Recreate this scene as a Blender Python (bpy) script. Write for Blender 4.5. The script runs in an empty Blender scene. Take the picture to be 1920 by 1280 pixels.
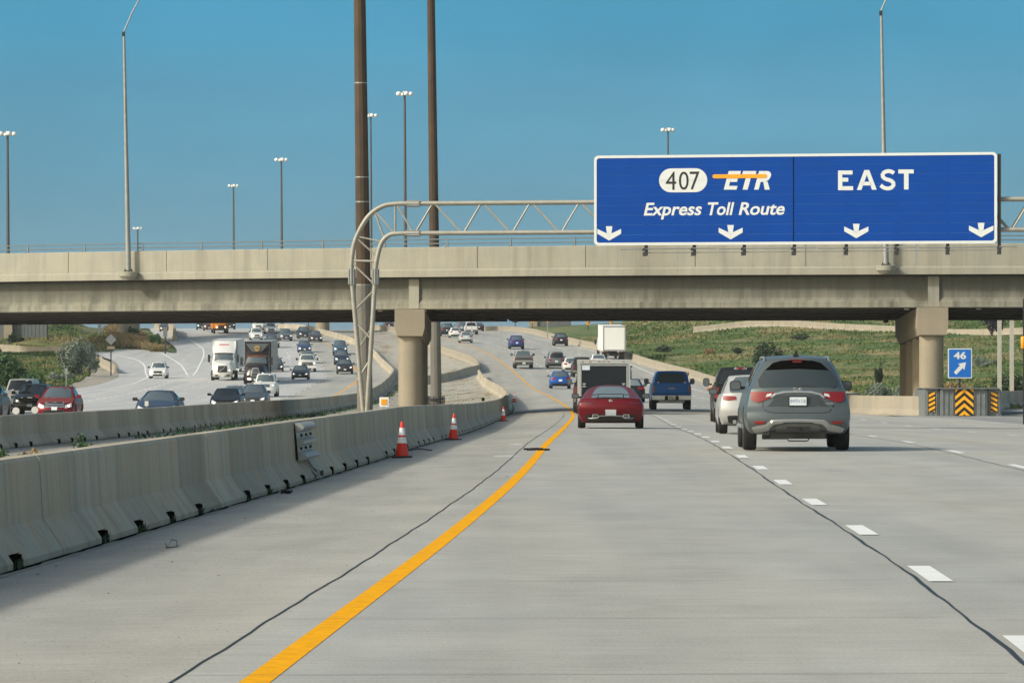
import bpy, bmesh, math, random
import numpy as np
from mathutils import Vector, Matrix
random.seed(7)
rng = np.random.default_rng(11)
scene = bpy.context.scene
C = scene.collection
# ------------------------------------------------------------------ camera
F = 8000.0      # focal length in photograph pixels (1920 wide)
H = 1.47        # lens height above the near road
HV = 695.0      # row of the level line in the photograph
cam_d = bpy.data.cameras.new('camera')
cam = bpy.data.objects.new('camera', cam_d)
C.objects.link(cam)
cam.location = (0, 0, H)
cam.rotation_euler = (math.radians(90), 0, 0)
cam_d.sensor_width = 36.0
cam_d.lens = 36.0 * F / 1920.0
cam_d.shift_y = (HV - 640.0) / 1920.0
cam_d.clip_start = 0.5
cam_d.clip_end = 20000
scene.camera = cam
# ------------------------------------------------------------------ light
SUN = Vector((-1.35, -0.80, 1.0)).normalized()          # towards the sun
elev = math.asin(SUN.z); azim = math.atan2(SUN.x, SUN.y)
world = bpy.data.worlds.new('World'); scene.world = world; world.use_nodes = True
wn, wl = world.node_tree.nodes, world.node_tree.links
wn.clear()
wo = wn.new('ShaderNodeOutputWorld')
sky = wn.new('ShaderNodeTexSky'); sky.sky_type = 'NISHITA'; sky.sun_disc = False
sky.sun_elevation = elev; sky.sun_rotation = azim % (2 * math.pi)
sky.air_density = 1.0; sky.dust_density = 3.5; sky.ozone_density = 1.5
bg1 = wn.new('ShaderNodeBackground'); bg1.inputs['Strength'].default_value = 0.145
tint = wn.new('ShaderNodeVectorMath'); tint.operation = 'MULTIPLY'; tint.inputs[1].default_value = (1.07, 1.04, .84)   # hazy air
wl.new(sky.outputs[0], tint.inputs[0]); wl.new(tint.outputs[0], bg1.inputs['Color'])
# a broad bank of grey-blue rain cloud low ahead, hazy clear sky above and behind it
tc = wn.new('ShaderNodeTexCoord'); sp = wn.new('ShaderNodeSeparateXYZ')
wl.new(tc.outputs['Generated'], sp.inputs[0])
ramp = wn.new('ShaderNodeValToRGB'); ramp.color_ramp.interpolation = 'EASE'
wl.new(sp.outputs['Z'], ramp.inputs['Fac'])
el = ramp.color_ramp.elements
el[0].position = 0.0; el[0].color = (0.10, 0.245, 0.36, 1)
el[1].position = 0.30; el[1].color = (0.085, 0.26, 0.45, 1)
for p, c in ((0.010, (0.10, 0.262, 0.37)), (0.030, (0.135, 0.322, 0.425)), (0.055, (0.108, 0.332, 0.475)), (0.085, (0.068, 0.318, 0.50))):
    e = el.new(p); e.color = (*c, 1)
nz = wn.new('ShaderNodeTexNoise'); nz.inputs['Scale'].default_value = 14.0; nz.inputs['Detail'].default_value = 3
mp = wn.new('ShaderNodeMapping'); mp.inputs['Scale'].default_value = (1, 1, 3)
wl.new(tc.outputs['Generated'], mp.inputs[0]); wl.new(mp.outputs[0], nz.inputs['Vector'])
mr = wn.new('ShaderNodeMapRange'); mr.inputs[1].default_value = 0.3; mr.inputs[2].default_value = 0.7
mr.inputs[3].default_value = 0.93; mr.inputs[4].default_value = 1.07
wl.new(nz.outputs[0], mr.inputs[0])
mulc = wn.new('ShaderNodeVectorMath'); mulc.operation = 'SCALE'
wl.new(ramp.outputs[0], mulc.inputs[0]); wl.new(mr.outputs[0], mulc.inputs['Scale'])
bg2 = wn.new('ShaderNodeBackground'); bg2.inputs['Strength'].default_value = 0.85
wl.new(mulc.outputs[0], bg2.inputs['Color'])
mr2 = wn.new('ShaderNodeMapRange'); mr2.interpolation_type = 'SMOOTHSTEP'
mr2.inputs[1].default_value = 0.12; mr2.inputs[2].default_value = 0.45
wl.new(sp.outputs['Z'], mr2.inputs[0])
mr3 = wn.new('ShaderNodeMapRange'); mr3.interpolation_type = 'SMOOTHSTEP'
mr3.inputs[1].default_value = 0.9; mr3.inputs[2].default_value = -0.1; mr3.inputs[3].default_value = 0; mr3.inputs[4].default_value = 1
wl.new(sp.outputs['Y'], mr3.inputs[0])
mxm = wn.new('ShaderNodeMath'); mxm.operation = 'MAXIMUM'
wl.new(mr2.outputs[0], mxm.inputs[0]); wl.new(mr3.outputs[0], mxm.inputs[1])
mx = wn.new('ShaderNodeMixShader')
wl.new(mxm.outputs[0], mx.inputs[0]); wl.new(bg2.outputs[0], mx.inputs[1]); wl.new(bg1.outputs[0], mx.inputs[2])
wl.new(mx.outputs[0], wo.inputs['Surface'])
sd = bpy.data.lights.new('sun', 'SUN'); sd.energy = 2.3; sd.angle = math.radians(5); sd.color = (1.0, 0.955, 0.86)
so = bpy.data.objects.new('sun', sd); C.objects.link(so)
so.rotation_euler = SUN.to_track_quat('Z', 'Y').to_euler()
so.location = (-60, -40, 60)
vs = scene.view_settings
vs.view_transform = 'Standard'; vs.look = 'None'; vs.exposure = 0.28; vs.gamma = 1; vs.use_curve_mapping = False

# ------------------------------------------------------------------ helpers
def pchip(tab):
    xs = np.array([t[0] for t in tab], float); ys = np.array([t[1] for t in tab], float)
    h = np.diff(xs); d = np.diff(ys) / h
    m = np.zeros_like(ys); m[0] = d[0]; m[-1] = d[-1]
    for i in range(1, len(xs) - 1):
        if d[i - 1] * d[i] > 0:
            w1 = 2 * h[i] + h[i - 1]; w2 = h[i] + 2 * h[i - 1]
            m[i] = (w1 + w2) / (w1 / d[i - 1] + w2 / d[i])
    def f(x):
        x = np.asarray(x, float)
        i = np.clip(np.searchsorted(xs, x) - 1, 0, len(xs) - 2)
        hh = xs[i + 1] - xs[i]; t = np.clip((x - xs[i]) / hh, 0, 1)
        return ((1 + 2 * t) * (1 - t) ** 2 * ys[i] + t * (1 - t) ** 2 * hh * m[i]
                + t * t * (3 - 2 * t) * ys[i + 1] + t * t * (t - 1) * hh * m[i + 1])
    return f
def lin(tab, x):
    return float(np.interp(x, [t[0] for t in tab], [t[1] for t in tab]))
def tag(o, label=None, cat=None, group=None, kind=None):
    if label: o['label'] = label
    if cat: o['category'] = cat
    if group: o['group'] = group
    if kind: o['kind'] = kind
    return o
def empty(name, loc=(0, 0, 0), label=None, cat=None, group=None):
    o = bpy.data.objects.new(name, None); C.objects.link(o); o.location = loc
    o.empty_display_size = 0.3
    return tag(o, label, cat, group)
def mesh_obj(name, me, mat=None, parent=None, loc=None):
    o = bpy.data.objects.new(name, me); C.objects.link(o)
    if mat is not None and not me.materials: me.materials.append(mat)
    if parent is not None: o.parent = parent
    if loc is not None: o.location = loc
    return o
def mk(name, vs_, fs, mat=None, parent=None, smooth=None, loc=None):
    me = bpy.data.meshes.new(name)
    me.from_pydata([tuple(v) for v in vs_], [], fs)
    me.validate(); me.update()
    if smooth is not None:
        me.polygons.foreach_set('use_smooth', [True] * len(me.polygons))
        if smooth < 179: me.set_sharp_from_angle(angle=math.radians(smooth))
    return mesh_obj(name, me, mat, parent, loc)
def mk_np(name, v, f, mat=None, parent=None, smooth=False):
    """fast mesh from numpy: v (n,3), f (m,k)"""
    me = bpy.data.meshes.new(name); k = f.shape[1]
    me.vertices.add(len(v)); me.vertices.foreach_set('co', v.astype(np.float32).ravel())
    me.loops.add(f.size); me.loops.foreach_set('vertex_index', f.astype(np.int32).ravel())
    me.polygons.add(len(f)); me.polygons.foreach_set('loop_start', np.arange(0, f.size, k, dtype=np.int32))
    me.polygons.foreach_set('loop_total', np.full(len(f), k, dtype=np.int32))
    if smooth: me.polygons.foreach_set('use_smooth', np.ones(len(f), bool))
    me.update(calc_edges=True)
    return mesh_obj(name, me, mat, parent)
class MB:
    """collects simple shapes into one mesh"""
    def __init__(s): s.v = []; s.f = []
    def add(s, v, f):
        n = len(s.v); s.v += [tuple(p) for p in v]; s.f += [tuple(i + n for i in q) for q in f]; return s
    def box(s, c, d, rz=0, m=None):
        x, y, z = d[0] / 2, d[1] / 2, d[2] / 2
        vs_ = [Vector((a * x, b * y, e * z)) for a in (-1, 1) for b in (-1, 1) for e in (-1, 1)]
        if m is None: m = Matrix.Rotation(rz, 3, 'Z')
        vs_ = [m @ v + Vector(c) for v in vs_]
        return s.add(vs_, [(0, 1, 3, 2), (4, 6, 7, 5), (0, 4, 5, 1), (2, 3, 7, 6), (0, 2, 6, 4), (1, 5, 7, 3)])
    def tube(s, a, b, r0, r1=None, n=8, caps=True):
        r1 = r0 if r1 is None else r1
        a = Vector(a); b = Vector(b); d = (b - a).normalized()
        u = d.orthogonal().normalized(); w = d.cross(u)
        vs_ = []
        for p, r in ((a, r0), (b, r1)):
            for i in range(n):
                t = 2 * math.pi * i / n
                vs_.append(p + u * (r * math.cos(t)) + w * (r * math.sin(t)))
        fs = [(i, (i + 1) % n, n + (i + 1) % n, n + i) for i in range(n)]
        if caps: fs += [tuple(range(n))[::-1], tuple(range(n, 2 * n))]
        return s.add(vs_, fs)
    def path(s, pts, r, n=8):
        pts = [Vector(p) for p in pts]
        vs_ = []; u = None
        for i, p in enumerate(pts):
            d = (pts[min(i + 1, len(pts) - 1)] - pts[max(i - 1, 0)]).normalized()
            if u is None: u = d.orthogonal().normalized()
            else: u = (u - d * u.dot(d)).normalized()
            w = d.cross(u)
            for k in range(n):
                t = 2 * math.pi * k / n
                vs_.append(p + u * (r * math.cos(t)) + w * (r * math.sin(t)))
        fs = []
        for i in range(len(pts) - 1):
            for k in range(n):
                fs.append((i * n + k, i * n + (k + 1) % n, (i + 1) * n + (k + 1) % n, (i + 1) * n + k))
        fs += [tuple(range(n))[::-1], tuple(range((len(pts) - 1) * n, len(pts) * n))]
        return s.add(vs_, fs)
    def lathe(s, prof, n=16, axis='Z', c=(0, 0, 0)):
        vs_ = []; c = Vector(c)
        for r, z in prof:
            for k in range(n):
                t = 2 * math.pi * k / n
                p = (r * math.cos(t), r * math.sin(t), z)
                if axis == 'X': p = (p[2], p[0], p[1])
                if axis == 'Y': p = (p[1], p[2], p[0])
                vs_.append(Vector(p) + c)
        fs = []
        for i in range(len(prof) - 1):
            for k in range(n):
                fs.append((i * n + k, i * n + (k + 1) % n, (i + 1) * n + (k + 1) % n, (i + 1) * n + k))
        fs += [tuple(range(n))[::-1], tuple(range((len(prof) - 1) * n, len(prof) * n))]
        return s.add(vs_, fs)
    def prism(s, poly, y0, y1):
        """polygon in x,z extruded along y"""
        n = len(poly)
        vs_ = [(x, y0, z) for x, z in poly] + [(x, y1, z) for x, z in poly]
        return s.add(vs_, [tuple(range(n)), tuple(range(2 * n - 1, n - 1, -1))] + [(i, n + i, n + (i + 1) % n, (i + 1) % n) for i in range(n)])
    def build(s, name, mat=None, parent=None, smooth=None, loc=None):
        return mk(name, s.v, s.f, mat, parent, smooth, loc)

# ------------------------------------------------------------------ materials
def newmat(name):
    m = bpy.data.materials.new(name); m.use_nodes = True
    n = m.node_tree.nodes; l = m.node_tree.links
    return m, n, l, n['Principled BSDF']
_pl = {}
def plain(col, rough=0.6, metal=0.0, coat=0.0, emit=None, es=0.0, spec=None, grain=0.06, gs=6.0):
    key = (tuple(col), rough, metal, coat, emit, es, grain, gs)
    if key in _pl: return _pl[key]
    m, n, l, b = newmat('surface')
    b.inputs['Roughness'].default_value = rough; b.inputs['Metallic'].default_value = metal
    b.inputs['Coat Weight'].default_value = coat; b.inputs['Coat Roughness'].default_value = 0.04
    if spec is not None: b.inputs['Specular IOR Level'].default_value = spec
    if grain:
        tcn = n.new('ShaderNodeTexCoord'); no = n.new('ShaderNodeTexNoise')
        no.inputs['Scale'].default_value = gs; no.inputs['Detail'].default_value = 4
        l.new(tcn.outputs['Object'], no.inputs['Vector'])
        r = n.new('ShaderNodeMapRange'); r.inputs[1].default_value = .3; r.inputs[2].default_value = .7
        r.inputs[3].default_value = 1 - grain; r.inputs[4].default_value = 1 + grain
        l.new(no.outputs[0], r.inputs[0])
        v = n.new('ShaderNodeVectorMath'); v.operation = 'SCALE'; v.inputs[0].default_value = col[:3]
        l.new(r.outputs[0], v.inputs['Scale']); l.new(v.outputs[0], b.inputs['Base Color'])
    else:
        b.inputs['Base Color'].default_value = (*col[:3], 1)
    if emit:
        b.inputs['Emission Color'].default_value = (*emit, 1); b.inputs['Emission Strength'].default_value = es
    _pl[key] = m
    return m
def noise(n, l, scale, vec, detail=4, rough=.55, mscale=None):
    no = n.new('ShaderNodeTexNoise'); no.inputs['Scale'].default_value = scale
    no.inputs['Detail'].default_value = detail; no.inputs['Roughness'].default_value = rough
    if mscale:
        mpn = n.new('ShaderNodeMapping'); mpn.inputs['Scale'].default_value = mscale
        l.new(vec, mpn.inputs[0]); vec = mpn.outputs[0]
    l.new(vec, no.inputs['Vector'])
    return no.outputs[0]
def rampn(n, l, fac, stops):
    r = n.new('ShaderNodeValToRGB'); e = r.color_ramp.elements
    e[0].position, e[0].color = stops[0][0], (*stops[0][1], 1)
    e[1].position, e[1].color = stops[-1][0], (*stops[-1][1], 1)
    for p, c in stops[1:-1]:
        q = e.new(p); q.color = (*c, 1)
    l.new(fac, r.inputs[0]); return r.outputs[0]
def mixc(n, l, a, b, fac, mode='MIX'):
    m = n.new('ShaderNodeMix'); m.data_type = 'RGBA'; m.blend_type = mode
    for k, s in ((6, a), (7, b)):
        if isinstance(s, tuple): m.inputs[k].default_value = (*s, 1)
        else: l.new(s, m.inputs[k])
    if isinstance(fac, (int, float)): m.inputs[0].default_value = fac
    else: l.new(fac, m.inputs[0])
    return m.outputs[2]
def mrange(n, l, v, a, b, c, d):
    r = n.new('ShaderNodeMapRange'); l.new(v, r.inputs[0])
    for i, k in enumerate((a, b, c, d)): r.inputs[i + 1].default_value = k
    return r.outputs[0]
def bump(n, l, b, h, dist=.02, strength=.6):
    bn = n.new('ShaderNodeBump'); bn.inputs['Distance'].default_value = dist; bn.inputs['Strength'].default_value = strength
    l.new(h, bn.inputs['Height']); l.new(bn.outputs[0], b.inputs['Normal'])
def G(n): return n.new('ShaderNodeNewGeometry').outputs['Position']
def concrete_road(name, c0, c1, c2):
    m, n, l, b = newmat(name); P = G(n)
    big = noise(n, l, .35, P, 4, .6, (1, .12, 1))
    patch = noise(n, l, .9, P, 5, .6, (1, .45, 1))
    streak = noise(n, l, 3.0, P, 4, .7, (.35, 3.5, 1))
    fine = noise(n, l, 45, P, 3, .7)
    col = rampn(n, l, big, [(.3, c0), (.5, c1), (.7, c2)])
    col = mixc(n, l, col, (.5, .5, .5), mrange(n, l, patch, .35, .65, 0, .3), 'OVERLAY')
    track = noise(n, l, .8, P, 3, .5, (1, .012, 1))
    tv = n.new('ShaderNodeVectorMath'); tv.operation = 'SCALE'; l.new(col, tv.inputs[0]); l.new(mrange(n, l, track, .3, .7, .90, 1.07), tv.inputs['Scale']); col = tv.outputs[0]
    sv = n.new('ShaderNodeVectorMath'); sv.operation = 'SCALE'; l.new(col, sv.inputs[0])
    mm = n.new('ShaderNodeMath'); mm.operation = 'MULTIPLY'
    l.new(mrange(n, l, streak, .25, .75, .88, 1.12), mm.inputs[0]); l.new(mrange(n, l, fine, .2, .8, .72, 1.28), mm.inputs[1])
    m3 = n.new('ShaderNodeMath'); m3.operation = 'MULTIPLY'
    l.new(mm.outputs[0], m3.inputs[0]); l.new(mrange(n, l, patch, .25, .75, .86, 1.12), m3.inputs[1])
    l.new(m3.outputs[0], sv.inputs['Scale'])
    l.new(sv.outputs[0], b.inputs['Base Color'])
    b.inputs['Roughness'].default_value = .85; b.inputs['Specular IOR Level'].default_value = .25
    bump(n, l, b, fine, .004, .5)
    return m
M_ROAD = concrete_road('concrete_pavement', (.335, .35, .34), (.375, .373, .352), (.405, .392, .358))
M_ROADL = concrete_road('pale_concrete_pavement', (.42, .43, .44), (.455, .46, .465), (.49, .49, .485))
M_RAMP = concrete_road('ramp_pavement', (.24, .25, .26), (.28, .285, .29), (.31, .315, .31))
M_SHOULDER = concrete_road('shoulder_concrete', (.31, .305, .28), (.37, .36, .33), (.42, .39, .33))
def concrete_wall(name, base, warm, dark, vs_scale=1.0, stain=.5, bands=False, zlo=None, zhi=None):
    m, n, l, b = newmat(name); P = G(n)
    streak = noise(n, l, 1.6 * vs_scale, P, 5, .65, (1, 1, .06))
    blot = noise(n, l, .8 * vs_scale, P, 5, .6)
    fine = noise(n, l, 25, P, 4, .7)
    col = mixc(n, l, base, warm, mrange(n, l, blot, .4, .6, 0, 1))
    col = mixc(n, l, col, dark, mrange(n, l, streak, .45, .75, 0, stain))
    if bands:            # formwork bays of slightly different tone
        s3 = n.new('ShaderNodeSeparateXYZ'); l.new(P, s3.inputs[0])
        for per, amp in ((2.49, .16), (.83, .07)):
            dv = n.new('ShaderNodeMath'); dv.operation = 'DIVIDE'; dv.inputs[1].default_value = per; l.new(s3.outputs['Y'], dv.inputs[0])
            fl = n.new('ShaderNodeMath'); fl.operation = 'FLOOR'; l.new(dv.outputs[0], fl.inputs[0])
            wn_ = n.new('ShaderNodeTexWhiteNoise'); wn_.noise_dimensions = '1D'; l.new(fl.outputs[0], wn_.inputs['W'])
            sc_ = n.new('ShaderNodeVectorMath'); sc_.operation = 'SCALE'; l.new(col, sc_.inputs[0])
            l.new(mrange(n, l, wn_.outputs[0], 0, 1, 1 - amp, 1 + amp * .6), sc_.inputs['Scale']); col = sc_.outputs[0]
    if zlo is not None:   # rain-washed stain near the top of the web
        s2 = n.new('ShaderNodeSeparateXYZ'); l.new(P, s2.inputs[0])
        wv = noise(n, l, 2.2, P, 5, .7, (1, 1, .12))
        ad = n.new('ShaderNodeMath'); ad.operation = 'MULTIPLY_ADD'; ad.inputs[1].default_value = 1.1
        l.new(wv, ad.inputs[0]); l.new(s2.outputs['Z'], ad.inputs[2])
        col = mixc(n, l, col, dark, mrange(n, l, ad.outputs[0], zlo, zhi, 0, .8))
    sv = n.new('ShaderNodeVectorMath'); sv.operation = 'SCALE'; l.new(col, sv.inputs[0])
    l.new(mrange(n, l, fine, .2, .8, .88, 1.12), sv.inputs['Scale'])
    l.new(sv.outputs[0], b.inputs['Base Color'])
    b.inputs['Roughness'].default_value = .9; b.inputs['Specular IOR Level'].default_value = .2
    bump(n, l, b, fine, .006, .5)
    return m
M_BARRIER = concrete_wall('weathered_barrier_concrete', (.405, .385, .325), (.44, .38, .29), (.235, .215, .175), 1.6, .7, bands=True)
M_BARRIER_TAN = concrete_wall('tan_barrier_concrete', (.315, .29, .24), (.345, .31, .25), (.21, .19, .16), 1.0, .6)
M_PARAPET = concrete_wall('parapet_concrete', (.312, .306, .262), (.345, .33, .275), (.20, .195, .165), 1.2, .65)
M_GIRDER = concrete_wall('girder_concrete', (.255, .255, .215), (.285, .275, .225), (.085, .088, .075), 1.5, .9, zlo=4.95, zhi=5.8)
M_PIER = concrete_wall('pier_concrete', (.30, .268, .21), (.335, .29, .225), (.21, .19, .15), .8, .4)
M_SOFFIT = concrete_wall('shaded_soffit_concrete', (.07, .06, .052), (.085, .07, .06), (.045, .04, .035), 1, .5)  # under-deck shade put into the colour: darker copy of the girder concrete
M_BLACK = plain((.012, .013, .014), .55, grain=.15)
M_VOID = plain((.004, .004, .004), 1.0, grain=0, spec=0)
M_SEAL = plain((.018, .021, .026), .6, grain=.3, gs=3)
M_RUBBER = plain((.018, .018, .019), .8, grain=.1)
M_YELLOW = plain((.80, .37, .002), .85, grain=.12, gs=9, spec=.1)
M_WHITEP = plain((.78, .79, .78), .6, grain=.06, gs=2)
M_GALV = plain((.30, .315, .31), .5, .5, grain=.12, gs=4)
M_GANTRY = plain((.33, .325, .29), .55, .25, grain=.12, gs=5)
M_RAIL = plain((.20, .23, .25), .5, .4)
def grassmat(name, leaf):
    m, n, l, b = newmat(name); P = G(n)
    big = noise(n, l, .11, P, 5, .6, (1, .5, 1)); mid = noise(n, l, .55, P, 4, .6, (1, .6, 1)); fine = noise(n, l, 6, P, 3, .8)
    g = rampn(n, l, mid, [(.3, (.042, .082, .026)), (.5, (.078, .128, .040)), (.7, (.13, .165, .062))])
    t = rampn(n, l, mid, [(.3, (.18, .165, .075)), (.55, (.27, .22, .12)), (.7, (.30, .225, .145))])
    col = mixc(n, l, g, t, mrange(n, l, big, .46, .64, 0, .85))
    sv = n.new('ShaderNodeVectorMath'); sv.operation = 'SCALE'; l.new(col, sv.inputs[0])
    l.new(mrange(n, l, fine, .25, .75, .85, 1.25), sv.inputs['Scale'])
    l.new(sv.outputs[0], b.inputs['Base Color']); b.inputs['Roughness'].default_value = .8
    b.inputs['Specular IOR Level'].default_value = .15
    return m
M_GROUND = grassmat('grassy_ground', False)
M_BLADE = grassmat('grass_blades', True)
def leafmat(name, c0, c1, c2):
    m, n, l, b = newmat(name); P = G(n)
    v = noise(n, l, 1.6, P, 3, .6); f = noise(n, l, 14, P, 2, .6)
    col = rampn(n, l, v, [(.3, c0), (.5, c1), (.7, c2)])
    sv = n.new('ShaderNodeVectorMath'); sv.operation = 'SCALE'; l.new(col, sv.inputs[0])
    l.new(mrange(n, l, f, .25, .75, .7, 1.35), sv.inputs['Scale'])
    l.new(sv.outputs[0], b.inputs['Base Color']); b.inputs['Roughness'].default_value = .6
    return m
L_GREEN = leafmat('green_leaves', (.015, .045, .012), (.03, .085, .018), (.06, .13, .028))
L_SILVER = leafmat('silvery_leaves', (.09, .13, .10), (.14, .185, .15), (.20, .24, .19))
L_DARK = leafmat('dark_leaves', (.012, .03, .014), (.022, .05, .022), (.04, .075, .03))
L_PURPLE = leafmat('purple_leaves', (.012, .010, .018), (.022, .018, .032), (.04, .03, .05))
L_TAN = leafmat('dry_weeds', (.16, .11, .055), (.25, .18, .085), (.33, .25, .12))
M_BARK = plain((.09, .06, .04), .9, grain=.3)
def gravelmat():
    m, n, l, b = newmat('gravelly_dirt'); P = G(n)
    big = noise(n, l, .25, P, 5, .65, (1, .25, 1)); mid = noise(n, l, 1.5, P, 5, .7, (1, .2, 1)); fine = noise(n, l, 30, P, 3, .8)
    col = rampn(n, l, big, [(.3, (.30, .285, .25)), (.52, (.37, .355, .31)), (.6, (.26, .20, .14)), (.75, (.20, .15, .10))])
    col = mixc(n, l, col, (.15, .15, .13), mrange(n, l, mid, .55, .75, 0, .7))
    sv = n.new('ShaderNodeVectorMath'); sv.operation = 'SCALE'; l.new(col, sv.inputs[0])
    l.new(mrange(n, l, fine, .2, .8, .75, 1.25), sv.inputs['Scale'])
    l.new(sv.outputs[0], b.inputs['Base Color']); b.inputs['Roughness'].default_value = .95
    bump(n, l, b, fine, .03, .7)
    return m
M_GRAVEL = gravelmat()

# ------------------------------------------------------------------ the lie of the land (metres, y = away from the lens)
RY = pchip([(-60, -4.2), (0, -1.95), (20, -1.22), (40, -.5), (60, .1), (84, .65), (127, 1.55), (200, 2.8), (240, 2.97), (286, 2.75), (350, 2.0), (400, 1.15),
            (445, 0), (490, -1.9), (525, -3.9), (560, -5.9), (600, -8.3), (640, -10.8), (700, -14.6), (800, -22), (1000, -40), (1400, -85), (2200, -190)])
PR = pchip([(-60, 0), (0, .0), (40, .0), (80, .0), (107, -.10), (127, -.22), (160, -.36), (200, -.47), (250, -.47), (300, -.32), (371, .06), (410, .7), (449, 1.65), (480, 2.6), (516, 3.75),
            (560, 4.9), (600, 5.75), (640, 6.65), (700, 8.0), (800, 9.35), (900, 10.1), (1100, 10.8), (1500, 10.0), (2500, 2), (9000, 0)])
PL = pchip([(-60, -.3), (0, -.3), (100, -.5), (180, -.7), (250, -.95), (320, -1.02), (370, -.62), (414, .08), (435, .47), (467, .92), (506, 1.9), (540, 3.0), (571, 4.15),
            (600, 5.2), (630, 6.3), (700, 8.1), (800, 9.4), (900, 10.1), (1100, 10.8), (1500, 10.0), (2500, 2), (9000, 0)])
OFF1 = pchip([(-60, -3.1), (0, -3.1), (32, -3.06), (58, -2.85), (80, -2.63), (107, -2.62), (150, -2.9), (190, -3.1), (213, -2.9), (290, -3.0), (415, -3.7),
              (440, -3.3), (460, -3.0), (523, -4.8), (600, -4.7), (800, -5), (2200, -5)])
XB2 = pchip([(-60, -22), (60, -15.5), (108, -12.97), (148, -11.6), (200, -11.35), (248, -11.2), (340, -11.25), (408, -11.6), (450, -12.2), (520, -15.7), (575, -19.3), (600, -22),
             (660, -29.5), (750, -38), (900, -54), (1400, -115), (2200, -225)])
CLL = pchip([(-60, .02), (60, .02), (80, .025), (107, .04), (190, .055), (300, .05), (500, .03), (9000, .03)])
CSL = pchip([(-60, .0), (80, .0), (130, .006), (190, .004), (260, .012), (400, .022), (9000, .022)])
def XB1(y): return RY(y) + OFF1(y)
def YL(y): return XB2(y) - 3.9
LINE_C = lambda y: YL(y) - 18.4
LINE_A = pchip([(60, -62), (200, -45), (330, -39.5), (380, -38.5), (415, -37.3), (450, -38.6), (480, -41.2), (530, -46.3), (555, -51.7), (575, -62), (590, -80)])
LINE_B = pchip([(470, -35.7), (515, -40), (545, -43.8), (562, -46.4), (575, -51), (585, -60), (596, -80)])
RBO = pchip([(-60, 22), (150, 20), (190, 13.4), (206, 13.6), (225, 15.0), (250, 16.9), (300, 17.4), (420, 17.3), (480, 15.6), (560, 15.2), (640, 16.3), (800, 18), (2200, 18)])
def XRB(y): return RY(y) + RBO(y)
def sm(t): t = np.clip(t, 0, 1); return t * t * (3 - 2 * t)
def base(x, y):
    off = x - RY(y)
    r = PR(y) - CSL(y) * np.clip(off, 0, 17) + CLL(y) * np.clip(off + .36, -8, 0)
    t = sm((x - XB2(y)) / np.maximum(XB1(y) - XB2(y), .1))
    z = PL(y) * (1 - t) + r * t
    return z - .12 * np.sin(np.pi * np.clip((x - XB2(y)) / np.maximum(XB1(y) - XB2(y), .1), 0, 1))
def B4X(y): return np.interp(y, [193, 215, 243, 270, 300, 330], [21.6, 24.0, 28.2, 33.5, 39, 47])
def bumpy(x, y, s):
    return (np.sin(x * .31 * s + y * .13 * s) + np.sin(x * .17 * s - y * .21 * s + 1.7) + np.sin(x * .53 * s + y * .41 * s + .6) * .5) / 2.5
def hills(x, y):
    x = np.asarray(x, float); y = np.asarray(y, float)
    d = x - XRB(np.clip(y, 215, 2000)) - 1.0
    d = np.where(y < 262, np.maximum(x - (24 + (y + 70) * .2), np.where((y > 196) & (x < B4X(y)), d, -9)), d)
    h = np.clip(d, 0, 30) * .05 + np.where(d > 0, .25 * bumpy(x, y, 1) * np.clip(d / 3, 0, 1), 0)
    h = h + np.where(d > 0, 6.5 * sm((y - 575) / 90) * sm((x - 14 - (y - 575) * .02) / 22), 0)
    left = np.where(y < 575, LINE_A(np.clip(y, 60, 590)) - 4, LINE_C(y) - 5)
    e = left - x
    h = h + np.where(e > 0, .3 * bumpy(x, y, 1.3) * np.clip(e / 3, 0, 1) + np.clip(e, 0, 12) * .01, 0)
    h = h + np.clip(.62 * (-69.3 + (700 - y) * .1 - x), 0, 5.5) * sm((y - 625) / 50) * sm((1000 - y) / 120)     # green mound far left
    h = h - 1.6 * sm((y - 585) / 60) * sm((-54 - (y - 600) * .08 - x) / 8)
    isl = sm((y - 562) / 30) * sm((LINE_C(y) - 6 - x) / 4) * sm((x - LINE_B(np.clip(y, 470, 596)) - 2) / 3)
    h = h + .9 * isl
    return h
def ground(x, y): return base(x, y) + hills(x, y)
def ray(u, v, y): return Vector(((u - 960) / F * y, y, H + (HV - v) / F * y))
def road_y(u, v, y0=18.0, y1=1400.0, dz=0.0):
    ys = np.arange(y0, y1, .2)
    xs = (u - 960) / F * ys; z = H + (HV - v) / F * ys
    g = base(xs, ys) + dz
    i = np.argmax(z <= g) if (z <= g).any() else len(ys) - 1
    return float(ys[i])
def on_road(u, v, **k):
    y = road_y(u, v, **k); x = (u - 960) / F * y
    return Vector((x, y, float(base(x, y))))
def V(x, y, z): return Vector((float(x), float(y), float(z)))
# ================================================================== THE SETTING
YS = np.unique(np.concatenate([np.arange(-60, 260, 2.0), np.arange(260, 760, 4.0), np.arange(760, 1200, 10.0), np.array([1300, 1500, 1800, 2200.])]))
def strip(name, xl, xr, mat, dz=0.0, ya=-60, yb=2200, nx=8, kind='structure', parent=None, fz=None, skirt=False):
    """a sheet between the lines x = xl(y) and x = xr(y)"""
    ys = YS[(YS > ya) & (YS < yb)]; ys = np.concatenate([[ya], ys, [yb]])
    t = np.linspace(0, 1, nx + 1)
    X = xl(ys)[:, None] * (1 - t) + xr(ys)[:, None] * t; Yg = np.repeat(ys[:, None], nx + 1, 1)
    Z = (fz or base)(X, Yg) + dz
    v = np.stack([X, Yg, Z], -1).reshape(-1, 3)
    i, j = np.meshgrid(np.arange(len(ys) - 1), np.arange(nx), indexing='ij'); a = i * (nx + 1) + j
    f = np.stack([a, a + 1, a + nx + 2, a + nx + 1], -1).reshape(-1, 4)
    o = mk_np(name, v, f, mat, parent, smooth=True)
    if kind: o['kind'] = kind
    return o
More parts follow.
